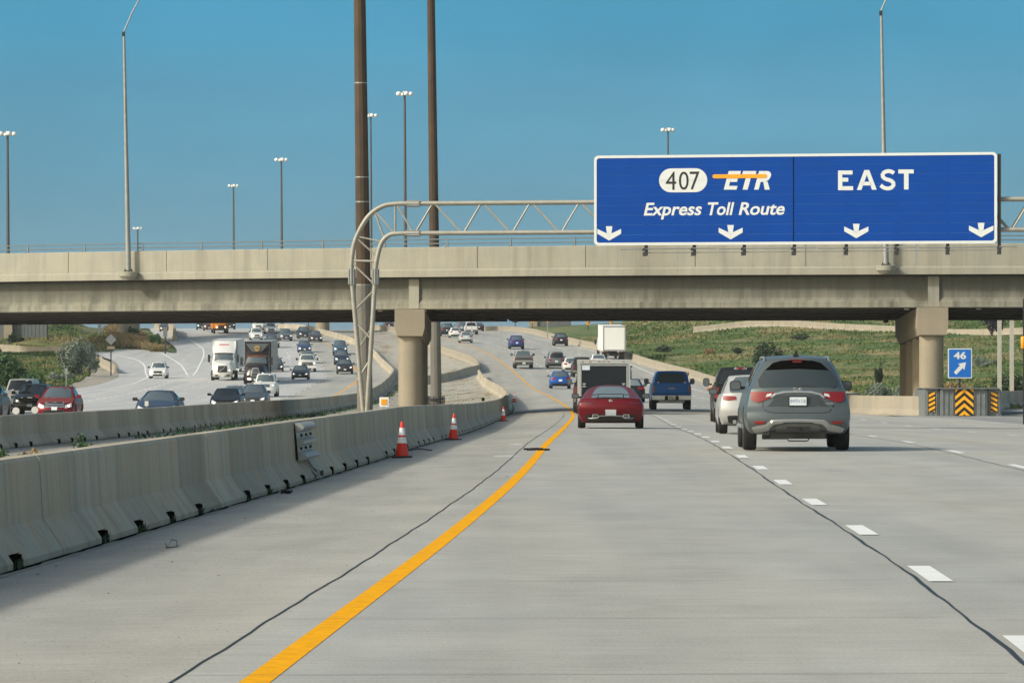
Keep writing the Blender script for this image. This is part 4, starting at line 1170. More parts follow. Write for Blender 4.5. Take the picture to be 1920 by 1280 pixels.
def car(kind, col, view='rear', label='', cat='car', lit=True, group=None, hero=False, glass=None, over=None, brake=False, **kw):
    """view: which end the road camera sees; the origin is the middle of that axle on the ground"""
    T = dict(
        sedan=dict(L=4.80, W=1.84, H=1.45, belt=.96, hood=.88, nose=.66, deck=1.02, gr=(.45, 1.30), gf=(3.62, 2.62), ax=(.98, 3.80), wr=.33, top=.62, clr=.20),
        hatch=dict(L=4.35, W=1.79, H=1.48, belt=.98, hood=.90, nose=.68, deck=1.0, gr=(.10, .62), gf=(3.30, 2.40), ax=(.78, 3.42), wr=.32, top=.62, clr=.20),
        suv=dict(L=4.65, W=1.88, H=1.70, belt=1.10, hood=1.04, nose=.80, deck=1.10, gr=(.10, .55), gf=(3.52, 2.78), ax=(.92, 3.62), wr=.36, top=.66, clr=.24),
        bigsuv=dict(L=5.25, W=2.02, H=1.94, belt=1.24, hood=1.20, nose=1.02, deck=1.22, gr=(.10, .40), gf=(3.95, 3.30), ax=(1.05, 4.15), wr=.39, top=.74, clr=.28),
        van=dict(L=5.1, W=1.99, H=1.76, belt=1.04, hood=.98, nose=.76, deck=1.05, gr=(.08, .40), gf=(4.25, 3.15), ax=(1.0, 4.05), wr=.34, top=.72, clr=.22),
        coupe=dict(L=4.40, W=1.86, H=1.31, belt=.88, hood=.84, nose=.62, deck=.92, gr=(.30, 1.45), gf=(3.30, 2.35), ax=(.90, 3.50), wr=.34, top=.56, clr=.17),
    )[kind].copy()
    if over: T.update(over)
    L, W, Hh = T['L'], T['W'], T['H']
    yoff = -(T['ax'][0]) if view == 'rear' else -(T['ax'][1])
    mat = paint(col) if isinstance(col, tuple) else col
    root = empty(kw.get('name', 'car' if cat == 'car' else cat.replace(' ', '_')), (0, 0, 0), label, cat, group)
    glass = glass or M_GLASS
    wr = T['wr']; nb, nc = (52, 12) if hero else (22, 6)
    tall = Hh > 1.6
    gr, gf = T['gr'], T['gf']
    low = Shell(W, T.get('yr', [(0, .14), (.18, .02), (.45, 0), (.62, .03), (1, .10 if T['deck'] > T['belt'] - .02 else .2)]),
                [(0, L - .16), (.2, L - .02), (.5, L), (.8, L - .06), (1, L - .22)],
                [(0, T['deck'] - .03), (.12, T['deck']), (gr[0] + .3, T['belt'] + .02), (gf[0] - .15, T['belt'] + .01), (gf[0] + .05, T['hood'] + .06), (L - .8, T['hood'] - .02), (L - .25, T['nose'] + .05), (L, T['nose'])],
                zb=T.get('zbl') or [(0, T['clr'] + .10), (.5, T['clr']), (L - .6, T['clr'] - .02), (L, T['clr'])],
                wp=T.get('wp', [(0, .92), (.3, 1), (.62, .99), (.86, .955), (1, .90)]),
                arches=[(T['ax'][0], wr + .055, wr), (T['ax'][1], wr + .055, wr)], yoff=yoff, crown=.025, bowr=.12, bowf=.22, pr=.05, pf=.09)
    low.build('body', mat, root, nb, nc, 10, .035 if hero else .03)
    base_w = W * .90
    up = Shell(base_w, [(0, gr[0]), (1, gr[1])], [(0, gf[0]), (1, gf[1])], T.get('roof', [(0, Hh - .05), (gr[1], Hh - .03), ((gr[1] + gf[1]) / 2, Hh - .02), (gf[1], Hh - .045), (gf[0], Hh - .06)]),
               zb=T['belt'] - .03, wp=T.get('gwp', [(0, .98), (.3, .93), (.92, T['top'] * W / base_w * 1.06 if False else (T['top'] * 2) / base_w), (1, (T['top'] * 2 - .06) / base_w)]), pr=.06, pf=.10, br=.2, bf=.2, bowr=.14, bowf=.26, crown=.03, yoff=yoff)
    up.build('cabin', mat, root, 18 if hero else 12, 8 if hero else 5, 8, .05 if hero else .04)
    # glass
    panel(up, 'rear', rr(-.88, .88, .16, .86 if tall else .93, .35, .06, .16), .008, 'rear_window', glass, root)
    panel(up, 'front', rr(-.93, .93, .10, .93, .3, .03, .12), .008, 'windscreen', kw.get('wsglass', glass), root)
    for f in ('left', 'right'):
        panel(up, f, rr(.16, .50, .16, .84, .25, .1), .006, 'side_window', M_GLASSD, root, 3)
        panel(up, f, rr(.52, .86, .16, .84, .25, .1), .006, 'side_window', M_GLASSD, root, 3)
    # underbody and wheels
    MB().box((0, L / 2 + yoff, T['clr'] + .16), (W * .66, L * .80, .2)).build('underbody', M_VOID, root)
    for yy in T['ax']:
        for s in (-1, 1):
            wheel(s * (W / 2 - .125), yy + yoff, wr, .22 if not tall else .24, root)
        MB().tube((-W / 2 + .2, yy + yoff, wr), (W / 2 - .2, yy + yoff, wr), .05).build('axle', M_TRIM, root)
    mm = kw.get('mirror', M_TRIM)
    mz = T['belt'] + .08; my = gf[0] - .45 + yoff
    for s in (-1, 1): mirror_part(s * (W / 2 + .07), my, mz, .22, .15 if not tall else .18, mm, root, -1 if view == 'rear' else 1)
    h = T['deck']
    def zq(z, face='rear'):    # height -> q on the end face
        y_ = 0 if face == 'rear' else L
        z0 = it(low.zb, y_); z1 = it(low.zt, y_); return (z - z0) / (z1 - z0)
    if view == 'rear':
        lz = T.get('lz', (h - .26, h - .08)); la = T.get('la', .52)
        RL = T.get('lamp') or [(-.99, zq(lz[1])), (-la, zq(lz[1])), (-la - .06, zq(lz[0])), (-.97, zq(lz[0] + .02))]
        for s, pts in ((-1, RL), (1, mir(RL))):
            panel(low, 'rear', pts, .014, 'taillight', M_REDLIT if brake else M_RED, root, 3, 3)
        pz = T.get('pz', h - .30)
        panel(low, 'rear', rr(-.17, .17, zq(pz - .08), zq(pz + .08), .1), .016, 'number_plate', M_PLATE, root, 1, 1)
        bz = T['clr'] + .14
        panel(low, 'rear', rr(-.82, .82, .0, zq(bz + .12), .3, 0, .1), .01, 'lower_bumper', T.get('lbm', M_TRIM), root, 2)
        if tall: panel(up, 'rear', rr(-.25, .25, .90, .95, .5), .012, 'brake_lamp', M_RED, root, 1, 1)
    else:
        n0 = T['nose']
        hl = T.get('hl') or [(-.98, zq(n0 - .02, 'front')), (-.60, zq(n0 - .08, 'front')), (-.60, zq(n0 - .19, 'front')), (-.95, zq(n0 - .15, 'front'))]
        for s, pts in ((-1, hl), (1, mir(hl))):
            o = panel(low, 'front', pts, .014, 'headlight', M_HEADOFF, root, 3, 2)
            if lit:
                cx = sum(p[0] for p in pts) / len(pts); cy = sum(p[1] for p in pts) / len(pts)
                p = low.S('front', cx, cy); nn = low.N('front', cx, cy)
                MB().lathe([(.02, .0), (.052, -.01), (.06, -.04)], 10, 'Y', (0, 0, 0)).build('bulb', M_HEADLIT, o, 60, p + nn * .03)
        gw = T.get('gw', .52); g0, g1 = T.get('gz', (n0 - .26, n0 - .05))
        panel(low, 'front', rr(-gw, gw, zq(g0, 'front'), zq(g1, 'front'), .4, -.05), .012, 'grille', T.get('gm', M_TRIM), root, 2)
        if T.get('bars'):
            for k in range(T['bars']):
                z_ = g0 + .035 + (g1 - g0 - .06) * k / max(1, T['bars'] - 1)
                panel(low, 'front', rr(-gw * .96, gw * .96, zq(z_ - .016, 'front'), zq(z_ + .016, 'front'), .5, 0, .04), .024, 'grille_bar', M_CHROME, root, 1, 2)
        panel(low, 'front', rr(-.62, .62, zq(T['clr'] + .05, 'front'), zq(T['clr'] + .22, 'front'), .5, .1, .2), .012, 'air_intake', M_TRIM, root, 2)
        panel(low, 'front', rr(-.16, .16, zq(T['clr'] + .2, 'front'), zq(T['clr'] + .33, 'front'), .1), .02, 'number_plate', M_PLATE, root, 1, 1)
    if kw.get('rails'):
        for s in (-1, 1):
            m_ = MB(); xx = s * (T['top'] - .055)
            m_.path([(xx, gr[1] + .12 + yoff, Hh - .07), (xx, gr[1] + .30 + yoff, Hh - .015), (xx, gf[1] - .5 + yoff, Hh - .015), (xx, gf[1] - .3 + yoff, Hh - .06)], .022, 6)
            m_.build('roof_rail', kw['rails'], root, 60)
    root['_L'] = 0; del root['_L']
    return root, low, up, T, yoff, zq
def pickup(col, view='rear', label='', lit=True, group=None, cap=False, bumper=None, tail=None, cat='pickup truck', white=False, **kw):
    L, W, Hh = 5.85, 2.03, 1.93
    ax = (1.15, 4.80); wr = .41; yoff = -ax[0] if view == 'rear' else -ax[1]
    mat = paint(col); root = empty('pickup_truck', (0, 0, 0), label, cat, group)
    low = Shell(W, [(0, .10), (.3, 0), (1, .03)], [(0, L - .12), (.3, L), (.8, L - .02), (1, L - .12)],
                [(0, 1.33), (3.2, 1.33), (4.45, 1.24), (L - .4, 1.16), (L, 1.10)], zb=[(0, .56), (.6, .50), (L - .5, .42), (L, .40)],
                wp=[(0, .95), (.35, 1), (.7, .985), (1, .95)], arches=[(ax[0], .50, wr), (ax[1], .50, wr)], yoff=yoff, crown=.015, bowr=.04, bowf=.14, pr=.02, pf=.05)
    low.build('body', mat, root, 34, 8, 10, .03)
    cr = (2.05, 2.22); cf = (4.35, 3.65)
    up = Shell(W * .90, [(0, cr[0]), (1, cr[1])], [(0, cf[0]), (1, cf[1])], [(0, Hh)], zb=1.25, wp=[(0, 1), (.5, .93), (.93, .80), (1, .76)], pr=.02, pf=.06, bowr=.03, bowf=.18, crown=.03, yoff=yoff)
    up.build('cabin', mat, root, 12, 6, 8, .05)
    gl = kw.get('glass', M_GLASSD)
    panel(up, 'rear', rr(-.86, .86, .16, .86, .2, .02, .1), .008, 'rear_window', gl, root)
    panel(up, 'front', rr(-.92, .92, .12, .92, .25, .03, .1), .008, 'windscreen', M_GLASS, root)
    for f in ('left', 'right'):
        panel(up, f, rr(.10, .48, .14, .82, .25), .006, 'side_window', M_GLASSD, root, 3); panel(up, f, rr(.52, .88, .14, .82, .25), .006, 'side_window', M_GLASSD, root, 3)
    if cap:
        cp = Shell(W * .88, [(0, .06), (1, .30)], [(0, 2.0), (1, 2.14)], [(0, Hh - .02)], zb=1.30, wp=[(0, 1), (.5, .95), (.93, .85), (1, .80)], pr=.02, pf=.0, bowr=.05, bowf=0, crown=.03, yoff=yoff)
        cp.build('bed_cap', mat, root, 8, 6, 8, .05)
        panel(cp, 'rear', rr(-.84, .84, .10, .86, .2, .03, .1), .008, 'cap_window', M_GLASS, root)
        m_ = MB()
        for s in (-.68, .68): m_.box((s, .09 + yoff, 1.37), (.10, .05, .035))
        m_.build('cap_handle', M_CHROME, root)
    else:
        bl = Shell(W * .86, .12, 1.98, 1.345, zb=1.30, pr=0, pf=0, bowr=0, bowf=0, crown=0, yoff=yoff)
        bl.build('bed_liner', M_TRIM, root, 3, 1, 2)
        m_ = MB()
        for s in (-1, 1): m_.box((s * W * .45, 1.05 + yoff, 1.37), (.10, 1.85, .06))
        m_.box((0, .06 + yoff, 1.365), (W * .86, .10, .05)); m_.build('bed_rail', M_TRIM, root)
        panel(up, 'rear', rr(-.2, .2, .91, .98, .4), .012, 'brake_lamp', M_RED, root, 1, 1)
    MB().box((0, L / 2 + yoff, .50), (1.2, L * .86, .24)).build('underbody', M_TRIM, root)
    for yy in ax:
        for s in (-1, 1): wheel(s * (W / 2 - .15), yy + yoff, wr, .27, root)
        MB().tube((-.8, yy + yoff, wr), (.8, yy + yoff, wr), .08).build('axle', M_TRIM, root)
    for s in (-1, 1): mirror_part(s * (W / 2 + .16), cf[0] - .55 + yoff, 1.42, .24, .30, kw.get('mirror', M_TRIM), root, -1 if view == 'rear' else 1)
    zq = lambda z, y_=0: (z - it(low.zb, y_)) / (it(low.zt, y_) - it(low.zb, y_))
    bm_ = bumper or M_CHROME
    if view == 'rear':
        for s in (-1, 1):
            pts = [(s * .985, zq(1.22)), (s * .86, zq(1.22)), (s * .86, zq(.84)), (s * .985, zq(.84))]
            panel(low, 'rear', pts, .014, 'taillight', M_RED, root, 2, 2)
        if tail: panel(low, 'rear', rr(-.84, .84, zq(.9), zq(1.26), .15, 0, .05), .012, 'tailgate', tail, root, 2)
        m_ = MB(); yb = -.10 + yoff
        m_.prism([(-.98, .50), (.98, .50), (1.0, .72), (-1.0, .72)], yb, yb + .2); m_.build('bumper', bm_, root)
        m_ = MB(); m_.box((0, yb - .012, .60), (.34, .02, .17)); m_.build('number_plate', plain((.62, .66, .55), .5, grain=.05), root)
        m_ = MB(); m_.box((-.27, yb - .01, .6), (.16, .015, .2)); m_.box((.27, yb - .01, .6), (.16, .015, .2)); m_.build('bumper_step', M_TRIM, root)
        m_ = MB(); m_.box((0, yb + .05, .42), (.10, .2, .12)); m_.lathe([(.03, .0), (.05, .04), (.05, .1), (.02, .13)], 8, c=(0, yb - .04, .44)); m_.box((0, yb + .25, .42), (1.3, .12, .12)); m_.build('tow_hitch', M_SATIN, root)
        MB().box((0, .012 - .0 + yoff, 1.07), (.32, .012, .07)).build('badge', M_SATIN, root)
    else:
        zf = lambda z: zq(z, L)
        panel(low, 'front', rr(-.66, .66, zf(.74), zf(1.08), .2), .012, 'grille', kw.get('gm', M_TRIM), root, 2)
        for z_ in (.83, .91, .99): panel(low, 'front', rr(-.62, .62, zf(z_ - .012), zf(z_ + .012), .4), .022, 'grille_bar', M_CHROME, root, 1, 2)
        for s in (-1, 1):
            pts = [(s * .98, zf(1.06)), (s * .70, zf(1.06)), (s * .70, zf(.84)), (s * .98, zf(.84))]
            o = panel(low, 'front', pts, .014, 'headlight', M_HEADOFF, root, 2, 2)
            if lit:
                p = low.S('front', s * .84, zf(.96)); MB().lathe([(.02, 0), (.09, -.01), (.10, -.05)], 10, 'Y').build('bulb', M_HEADLIT, o, 60, p + Vector((0, .03, 0)))
        m_ = MB(); yb = L + yoff; m_.prism([(-1.0, .44), (1.0, .44), (1.0, .70), (-1.0, .70)], yb - .12, yb + .08); m_.build('bumper', bm_, root)
        MB().box((0, yb + .09, .52), (.32, .02, .16)).build('number_plate', M_PLATE, root)
    return root, low, up
def semi(label, cabcol, boxcol, view='front', style='white', L=15.5, name='semi_truck'):
    """tractor with a box trailer; origin at the visible end's axle"""
    root = empty(name, (0, 0, 0), label, 'truck')
    mc = paint(cabcol); bx = plain(boxcol, .45, grain=.05, gs=1.2)
    if view == 'front':
        # local +y is forward; front axle at y = 0
        hood = Shell(2.30, -1.35, [(0, 1.25), (.35, 1.32), (.75, 1.22), (1, .95)], [(-1.4, 2.02), (-.2, 1.92), (.9, 1.72), (1.35, 1.56)], zb=.62, wp=[(0, 1), (.45, .98), (.8, .84), (1, .70)], arches=[(0, .62, .5)], pr=0, pf=.12, bf=.3, bowr=0, bowf=.25, crown=.05,
                     wl=[(-1.4, 1.0), (.2, .93), (1.3, .84)])
        hood.build('hood', mc, root, 18, 8, 8, .05)
        cab = Shell(2.42, -3.9, [(0, -1.2), (.35, -1.32), (.62, -1.72), (1, -2.2)], [(-4, 2.62), (-2.2, 2.62), (-1.2, 2.60)], zb=.95, wp=[(0, 1), (.6, 1), (.95, .93), (1, .88)], pr=0, pf=.05, bowr=0, bowf=.2, crown=.06)
        cab = Shell(2.42, -3.9, [(0, -1.15), (.45, -1.2), (.95, -1.62), (1, -1.75)], [(-4, 2.72), (-1.2, 2.72)], zb=.95, wp=[(0, 1), (.5, .99), (.95, .90), (1, .86)], pr=0, pf=.05, bowr=0, bowf=.2, crown=.05)
        cab.build('cab', mc, root, 12, 8, 8, .06)
        fair = Shell(2.44, -3.9, [(0, -1.75), (.5, -2.35), (1, -3.1)], [(-4, 4.0), (-1.2, 4.0)], zb=2.70, wp=[(0, .93), (.5, 1), (.95, .97), (1, .92)], pr=0, pf=.07, bowr=0, bowf=.22, crown=.04)
        fair.build('roof_fairing', mc, root, 10, 8, 8, .06)
        panel(cab, 'front', rr(-.90, .90, .585, .935, .3, .04, .08), .01, 'windscreen', M_GLASS, root, 3)
        panel(cab, 'front', rr(-.93, .93, .955, .995, .3, .0, .04), .05, 'sun_visor', M_TRIM if style == 'white' else plain((.25, .07, .02), .5), root, 1)
        for f in ('left', 'right'): panel(cab, f, rr(.72, .93, .52, .88, .3), .008, 'side_window', M_GLASSD, root, 2)
        if style == 'white':
            gpl = rr(-.56, .56, .22, .84, .15, -.14, .15); panel(hood, 'front', gpl, .02, 'grille', M_TRIM, root, 3)
            panel(hood, 'front', [(.46, .26), (.38, .26), (-.46, .80), (-.38, .80)], .035, 'grille_slash', M_CHROME, root, 3, 4)
            panel(fair, 'front', rr(-.45, .45, .66, .74, .5, 0, .1), .012, 'red_lettering', plain((.5, .08, .08), .5), root, 1)
        else:
            panel(hood, 'front', rr(-.56, .56, .16, .92, .3, .22, .2), .02, 'grille_surround', M_CHROME, root, 3)
            panel(hood, 'front', rr(-.47, .47, .20, .86, .3, .2, .2), .03, 'grille', plain((.05, .055, .06), .4), root, 3)
            for k in range(-4, 5):
                panel(hood, 'front', [(k * .098 - .012, .23), (k * .098 + .012, .23), (k * .082 + .012, .83), (k * .082 - .012, .83)], .04, 'grille_bar', M_SATIN, root, 1, 4)
        zf = lambda z: (z - .62) / (1.34 - .62)
        for s in (-1, 1):
            pts = [(s * .97, .50), (s * .72, .56), (s * .70, .30), (s * .95, .22)]
            o = panel(hood, 'front', pts, .02, 'headlight', M_HEADOFF, root, 2, 2)
            p = hood.S('front', s * .84, .40); MB().lathe([(.02, 0), (.075, -.01), (.085, -.05)], 10, 'Y').build('bulb', M_HEADLIT, o, 60, p + Vector((0, .05, 0)))
            m_ = MB(); m_.box((s * 1.47, -1.05, 2.22), (.24, .16, .78)); m_.tube((s * 1.2, -1.2, 2.35), (s * 1.4, -1.08, 2.35), .03); m_.tube((s * 1.2, -1.2, 1.7), (s * 1.4, -1.08, 1.7), .03); m_.build('mirror', M_TRIM, root)
        bmat = plain((.42, .42, .40), .5) if style == 'white' else plain((.05, .05, .055), .5)
        bu = Shell(2.42, .9, [(0, 1.42), (.5, 1.52), (1, 1.46)], .68, zb=.34, wp=[(0, .95), (1, 1)], pr=0, pf=.1, bowr=0, bowf=.32, crown=0)
        bu.build('bumper', bmat, root, 6, 4, 8, .03)
        for s in (-1, 1): panel(bu, 'front', rr(s * .55 - .16, s * .55 + .16, .3, .75, .4), .012, 'fog_lamp', M_TRIM if style == 'white' else M_HEADLIT, root, 1)
        MB().box((0, 1.53, .46), (.3, .02, .15)).build('number_plate', M_PLATE, root)
        ch = MB(); ch.box((0, -3, .75), (1.0, 7.5, .3)).box((0, .8, .5), (1.6, .3, .2)); ch.build('chassis', M_TRIM, root)
        for s in (-1, 1):
            wheel(s * 1.03, 0, .52, .32, root)
            for yy in (-4.6, -5.9): wheel(s * .95, yy, .52, .55, root)
        y1 = -3.35 - .55; y0 = y1 - L
        hb = 4.12; zb = 1.12
    else:
        y0 = -1.6; y1 = y0 + 8.5; hb = 4.0; zb = 1.15; L = 8.5
        for s in (-1, 1):
            for yy in (0, 1.3): wheel(s * .97, yy, .50, .50, root)
            wheel(s * 1.03, 10.3, .50, .3, root)
        cab = Shell(2.35, 7.3, [(0, 11.2), (.5, 11.2), (1, 9.6)], 2.6, zb=.9, pr=0, pf=.05, bowr=0, bowf=.1); cab.build('cab', mc, root, 8, 6, 6, .05)
        m_ = MB(); m_.box((0, 3.5, .82), (1.0, 9, .3)).box((0, -1.3, .62), (2.2, .10, .14)).box((-.55, -1.3, .8), (.1, .1, .4)).box((.55, -1.3, .8), (.1, .1, .4)); m_.build('chassis', M_TRIM, root)
        m_ = MB(); 
        for s in (-1, 1): m_.box((s * .8, -1.37, .98), (.22, .04, .1))
        m_.build('taillight', M_RED, root)
        for s in (-1, 1): m2 = MB().box((s * 1.42, 9.6, 1.9), (.2, .1, .6)).build('mirror', M_TRIM, root)
    bb = MB(); bb.box((0, (y0 + y1) / 2, (zb + hb) / 2), (2.58, y1 - y0, hb - zb)); o = bb.build('cargo_box', bx, root)
    fr = MB(); yv = y1 if view == 'front' else y0; s_ = 1 if view == 'front' else -1
    for x_ in (-1.25, 1.25): fr.box((x_, yv + s_ * .012, (zb + hb) / 2), (.12, .05, hb - zb + .02))
    for z_ in (zb + .05, hb - .08): fr.box((0, yv + s_ * .014, z_), (2.62, .052, .16))
    fr.build('box_frame', plain((.30, .31, .32), .5, .3) if style != 'black' else M_TRIM, root)
    if view == 'rear':
        MB().box((0, yv - .02, (zb + hb) / 2), (2.30, .04, hb - zb - .30)).build('rear_door', plain((.80, .81, .81), .5, grain=.03), root)
    return root
def put(root, pos, view, fx, flip=None):
    """stand a vehicle at pos on the road whose lane runs along x = fx(y)"""
    y = pos.y; e = 2.0
    a = Vector((float(fx(y - e)), y - e, 0)); b = Vector((float(fx(y + e)), y + e, 0))
    d = (b - a).normalized()
    p0 = pos - d * 2; p1 = pos + d * 2
    f = Vector((d.x * 4, d.y * 4, float(base(p1.x, p1.y)) - float(base(p0.x, p0.y)))).normalized()
    if view == 'front': f = -f
    r = f.cross(Vector((0, 0, 1))).normalized(); u = r.cross(f)
    root.matrix_world = Matrix(((r.x, f.x, u.x, pos.x), (r.y, f.y, u.y, pos.y), (r.z, f.z, u.z, pos.z + .012), (0, 0, 0, 1)))
def R_(u, v, **k): return on_road(u, v, **k)
# ================================================================== TRAFFIC, SAME DIRECTION (rear views)
def zz(sh, z, y=0.0): return (z - it(sh.zb, y)) / (it(sh.zt, y) - it(sh.zb, y))
GREY = (.085, .105, .115)
# --- the grey SUV nearest the lens
W_ = 1.95
root, low, up, T, yo, zq = car('suv', GREY, 'rear', 'dark grey sport utility vehicle nearest the camera, in the second lane', 'car', hero=True, rails=M_SATIN, mirror=M_TRIM,
    over=dict(L=5.0, W=W_, H=1.72, belt=1.10, hood=1.02, nose=.80, deck=1.14, gr=(.20, .62), gf=(3.7, 2.95), ax=(1.05, 3.95), wr=.385, top=.645, clr=.34, zbl=[(0, .35), (.25, .31), (.7, .33), (5, .33)],
              yr=[(0, .20), (.10, .06), (.22, 0), (.42, .02), (.50, .05), (.56, .12), (.78, .16), (1, .20)], lz=(.9, 1.05), la=.42, lbm=plain((.16, .165, .165), .5, .2),
              wp=[(0, .90), (.12, .965), (.35, 1), (.6, .99), (.8, .955), (1, .905)],
              gwp=[(0, 1.02), (.35, .935), (.65, .84), (.82, .77), (.93, .70), (1, .60)], roof=[(0, 1.66), (.62, 1.67), (1.3, 1.72), (2.9, 1.70), (3.7, 1.62)], pz=.91,
              lamp=[(-1.0, .93), (-.50, .905), (-.56, .78), (-.80, .68), (-.94, .745)]))
suv = root
q = lambda z: zz(low, z)
for ch in list(suv.children):
    if ch.name.startswith(('number_plate', 'lower_bumper', 'rear_window')): bpy.data.objects.remove(ch)
panel(up, 'rear', [(-.93, .34), (-.86, .16), (-.6, .05), (0, .02), (.6, .05), (.86, .16), (.93, .34), (.86, .66), (.72, .84), (.5, .90), (0, .92), (-.5, .90), (-.72, .84), (-.86, .66)], .010, 'rear_window', plain((.03, .04, .044), .05, coat=.5, grain=0, spec=.7), suv, 5, 4)
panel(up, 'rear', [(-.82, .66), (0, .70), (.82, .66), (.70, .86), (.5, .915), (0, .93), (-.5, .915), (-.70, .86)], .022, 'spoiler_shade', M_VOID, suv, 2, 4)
panel(up, 'rear', rr(-.14, .14, .86, .90, .6), .028, 'brake_lamp', plain((.12, .01, .01), .4, grain=0), suv, 1, 2)
panel(up, 'rear', [(-.02, .08), (.42, .10), (.44, .13), (.2, .17), (.0, .16)], .03, 'wiper', M_BLACK, suv, 1, 3)
# chrome strip, plate recess shaded by darker paint, badge
band(low, 'rear', [(-.56, q(.955)), (-.49, q(1.02)), (-.30, q(1.055)), (0, q(1.06)), (.30, q(1.055)), (.49, q(1.02)), (.56, q(.955))], [(-.53, q(.94)), (-.45, q(.99)), (-.28, q(1.02)), (0, q(1.025)), (.28, q(1.02)), (.45, q(.99)), (.53, q(.94))], .03, 'chrome_strip', M_CHROME, suv)
panel(low, 'rear', [(-.44, q(.985)), (-.60, q(.80)), (.60, q(.80)), (.44, q(.985))], .004, 'plate_recess_shade', paint((.05, .06, .066)), suv, 3, 4)
m_ = MB(); yp = low.S('rear', 0, q(.9)).y - .03
m_.box((-.0, yp, .905), (.34, .02, .185)); m_.build('plate_frame', M_BLACK, suv)
pl_ = MB().box((0, yp - .014, .905), (.305, .01, .15)).build('number_plate', plain((.62, .68, .74), .5, grain=0), suv)
text_mesh('BWTH 518', 'plate_lettering', M_PLATEINK, pl_, (-.135, yp - .0205, .875), .27, .065)
# looped emblem
def ring_pts(n=40):
    out = []
    for i in range(n + 1):
        t = i / n * 2 * math.pi; out.append(t)
    return out
m_ = MB(); ye = low.S('rear', 0, q(1.11)).y - .03
pts = [(.015, -.014), (.035, .010), (.055, .018), (.072, .008), (.072, -.008), (.055, -.018), (.030, -.022)]
for s in (-1, 1): m_.path([(s * a, ye, 1.125 + b_ * 1.25) for a, b_ in [(.004, .004), (.02, -.008), (.036, .012), (.056, .018), (.074, .006), (.070, -.014), (.050, -.021), (.028, -.021)]], .0055, 5)
m_.build('emblem', M_CHROME, suv)
text_mesh('QX60', 'model_badge', M_CHROME, suv, (.50, low.S('rear', .58, q(.86)).y - .045, .845), .15, .034)
band(low, 'rear', [(-.70, q(.88)), (-.69, q(.80)), (-.62, q(.722)), (-.50, q(.70)), (.50, q(.70)), (.62, q(.722)), (.69, q(.80)), (.70, q(.88))], [(-.715, q(.88)), (-.705, q(.795)), (-.63, q(.712)), (-.5, q(.689)), (.5, q(.689)), (.63, q(.712)), (.705, q(.795)), (.715, q(.88))], .004, 'tailgate_seam', M_BLACK, suv)
for s in (-1, 1):
    panel(low, 'rear', [(s * .55, .88 - .0), (s * .54, .83), (s * .66, .80), (s * .64, .865)], .02, 'reversing_lamp', M_HEADOFF, suv, 1, 2)
    panel(low, 'rear', [(s * .88, q(.545)), (s * .66, q(.545)), (s * .68, q(.505)), (s * .86, q(.500))], .012, 'reflector', M_REDLIT if False else M_RED, suv, 1, 2)
M_SK = plain((.13, .135, .135), .45, .4, grain=.05)
band(low, 'rear', [(-.94, q(.44)), (-.80, q(.47)), (-.66, q(.49)), (-.52, q(.565)), (-.30, q(.575)), (0, q(.58)), (.30, q(.575)), (.52, q(.565)), (.66, q(.49)), (.80, q(.47)), (.94, q(.44))], [(-.90, q(.38)), (-.78, q(.39)), (-.62, q(.405)), (-.48, q(.50)), (-.28, q(.52)), (0, q(.525)), (.28, q(.52)), (.48, q(.50)), (.62, q(.405)), (.78, q(.39)), (.90, q(.38))], .04, 'bumper_trim', M_SATIN, suv)
panel(low, 'rear', rr(-.48, .48, q(.36), q(.50), .5, .12, .2), .012, 'lower_valance', M_SK, suv, 3)
m_ = MB(); m_.box((0, .06 + yo, .41), (.42, .06, .09)); m_.tube((.03, 0 + yo, .40), (.03, .05 + yo, .43), .02); m_.build('tow_socket', M_BLACK, suv)
m_ = MB(); m_.box((0, .55 + yo, .30), (1.0, .8, .16)).box((-.42, .55 + yo, .25), (.42, .5, .08)).box((.40, .6 + yo, .26), (.3, .4, .08)); m_.path([(-.2, .1 + yo, .22), (-.17, .1 + yo, .185), (.17, .1 + yo, .185), (.2, .1 + yo, .22)], .012, 6); m_.build('exhaust_and_tank', M_BLACK, suv)
m_ = MB(); m_.prism([(-.05, 0), (.05, 0), (.006, .10), (-.006, .10)], -.02, .16); m_.build('antenna_fin', M_BLACK, suv, None, (0, .95 + yo, 1.735))
for s in (-1, 1):
    MB().path([(s * .955, 1.75 + yo, .42), (s * .99, 2.0 + yo, .44), (s * .99, 3.1 + yo, .44), (s * .955, 3.35 + yo, .42)], .04, 6).build('side_sill', M_SATIN, suv, 60)
put(suv, R_(1492, 845), 'rear', RY)
# --- red coupe
root, low, up, T, yo, zq = car('coupe', (.135, .004, .010), 'rear', 'low dark red sports coupe with a small black rear wing, in the left lane', 'car', hero=True, brake=False, mirror=M_TRIM,
    over=dict(L=4.55, W=1.95, H=1.25, belt=.86, hood=.84, nose=.62, deck=.86, gr=(.38, 1.75), gf=(3.0, 2.35), ax=(.82, 3.42), wr=.345, top=.47, clr=.15,
              yr=[(0, .22), (.25, .08), (.55, 0), (.8, .02), (1, .12)], wp=[(0, .90), (.3, .985), (.55, 1), (.8, .975), (1, .90)], lz=(.66, .75), la=.55, pz=.46,
              lamp=[(-.95, .80), (-.56, .83), (-.50, .75), (-.72, .71), (-.94, .73)], gwp=[(0, 1.0), (.35, .92), (.7, .79), (.9, .64), (1, .50)], lbm=M_TRIM))
cp = root; q = lambda z: zz(low, z)
for ch in list(cp.children):
    if ch.name.startswith(('rear_window', 'taillight')): bpy.data.objects.remove(ch)
panel(up, 'rear', rr(-.72, .72, .10, .93, .4, .0, .25), .008, 'rear_window', plain((.13, .17, .19), .06, grain=0, spec=.8), cp)
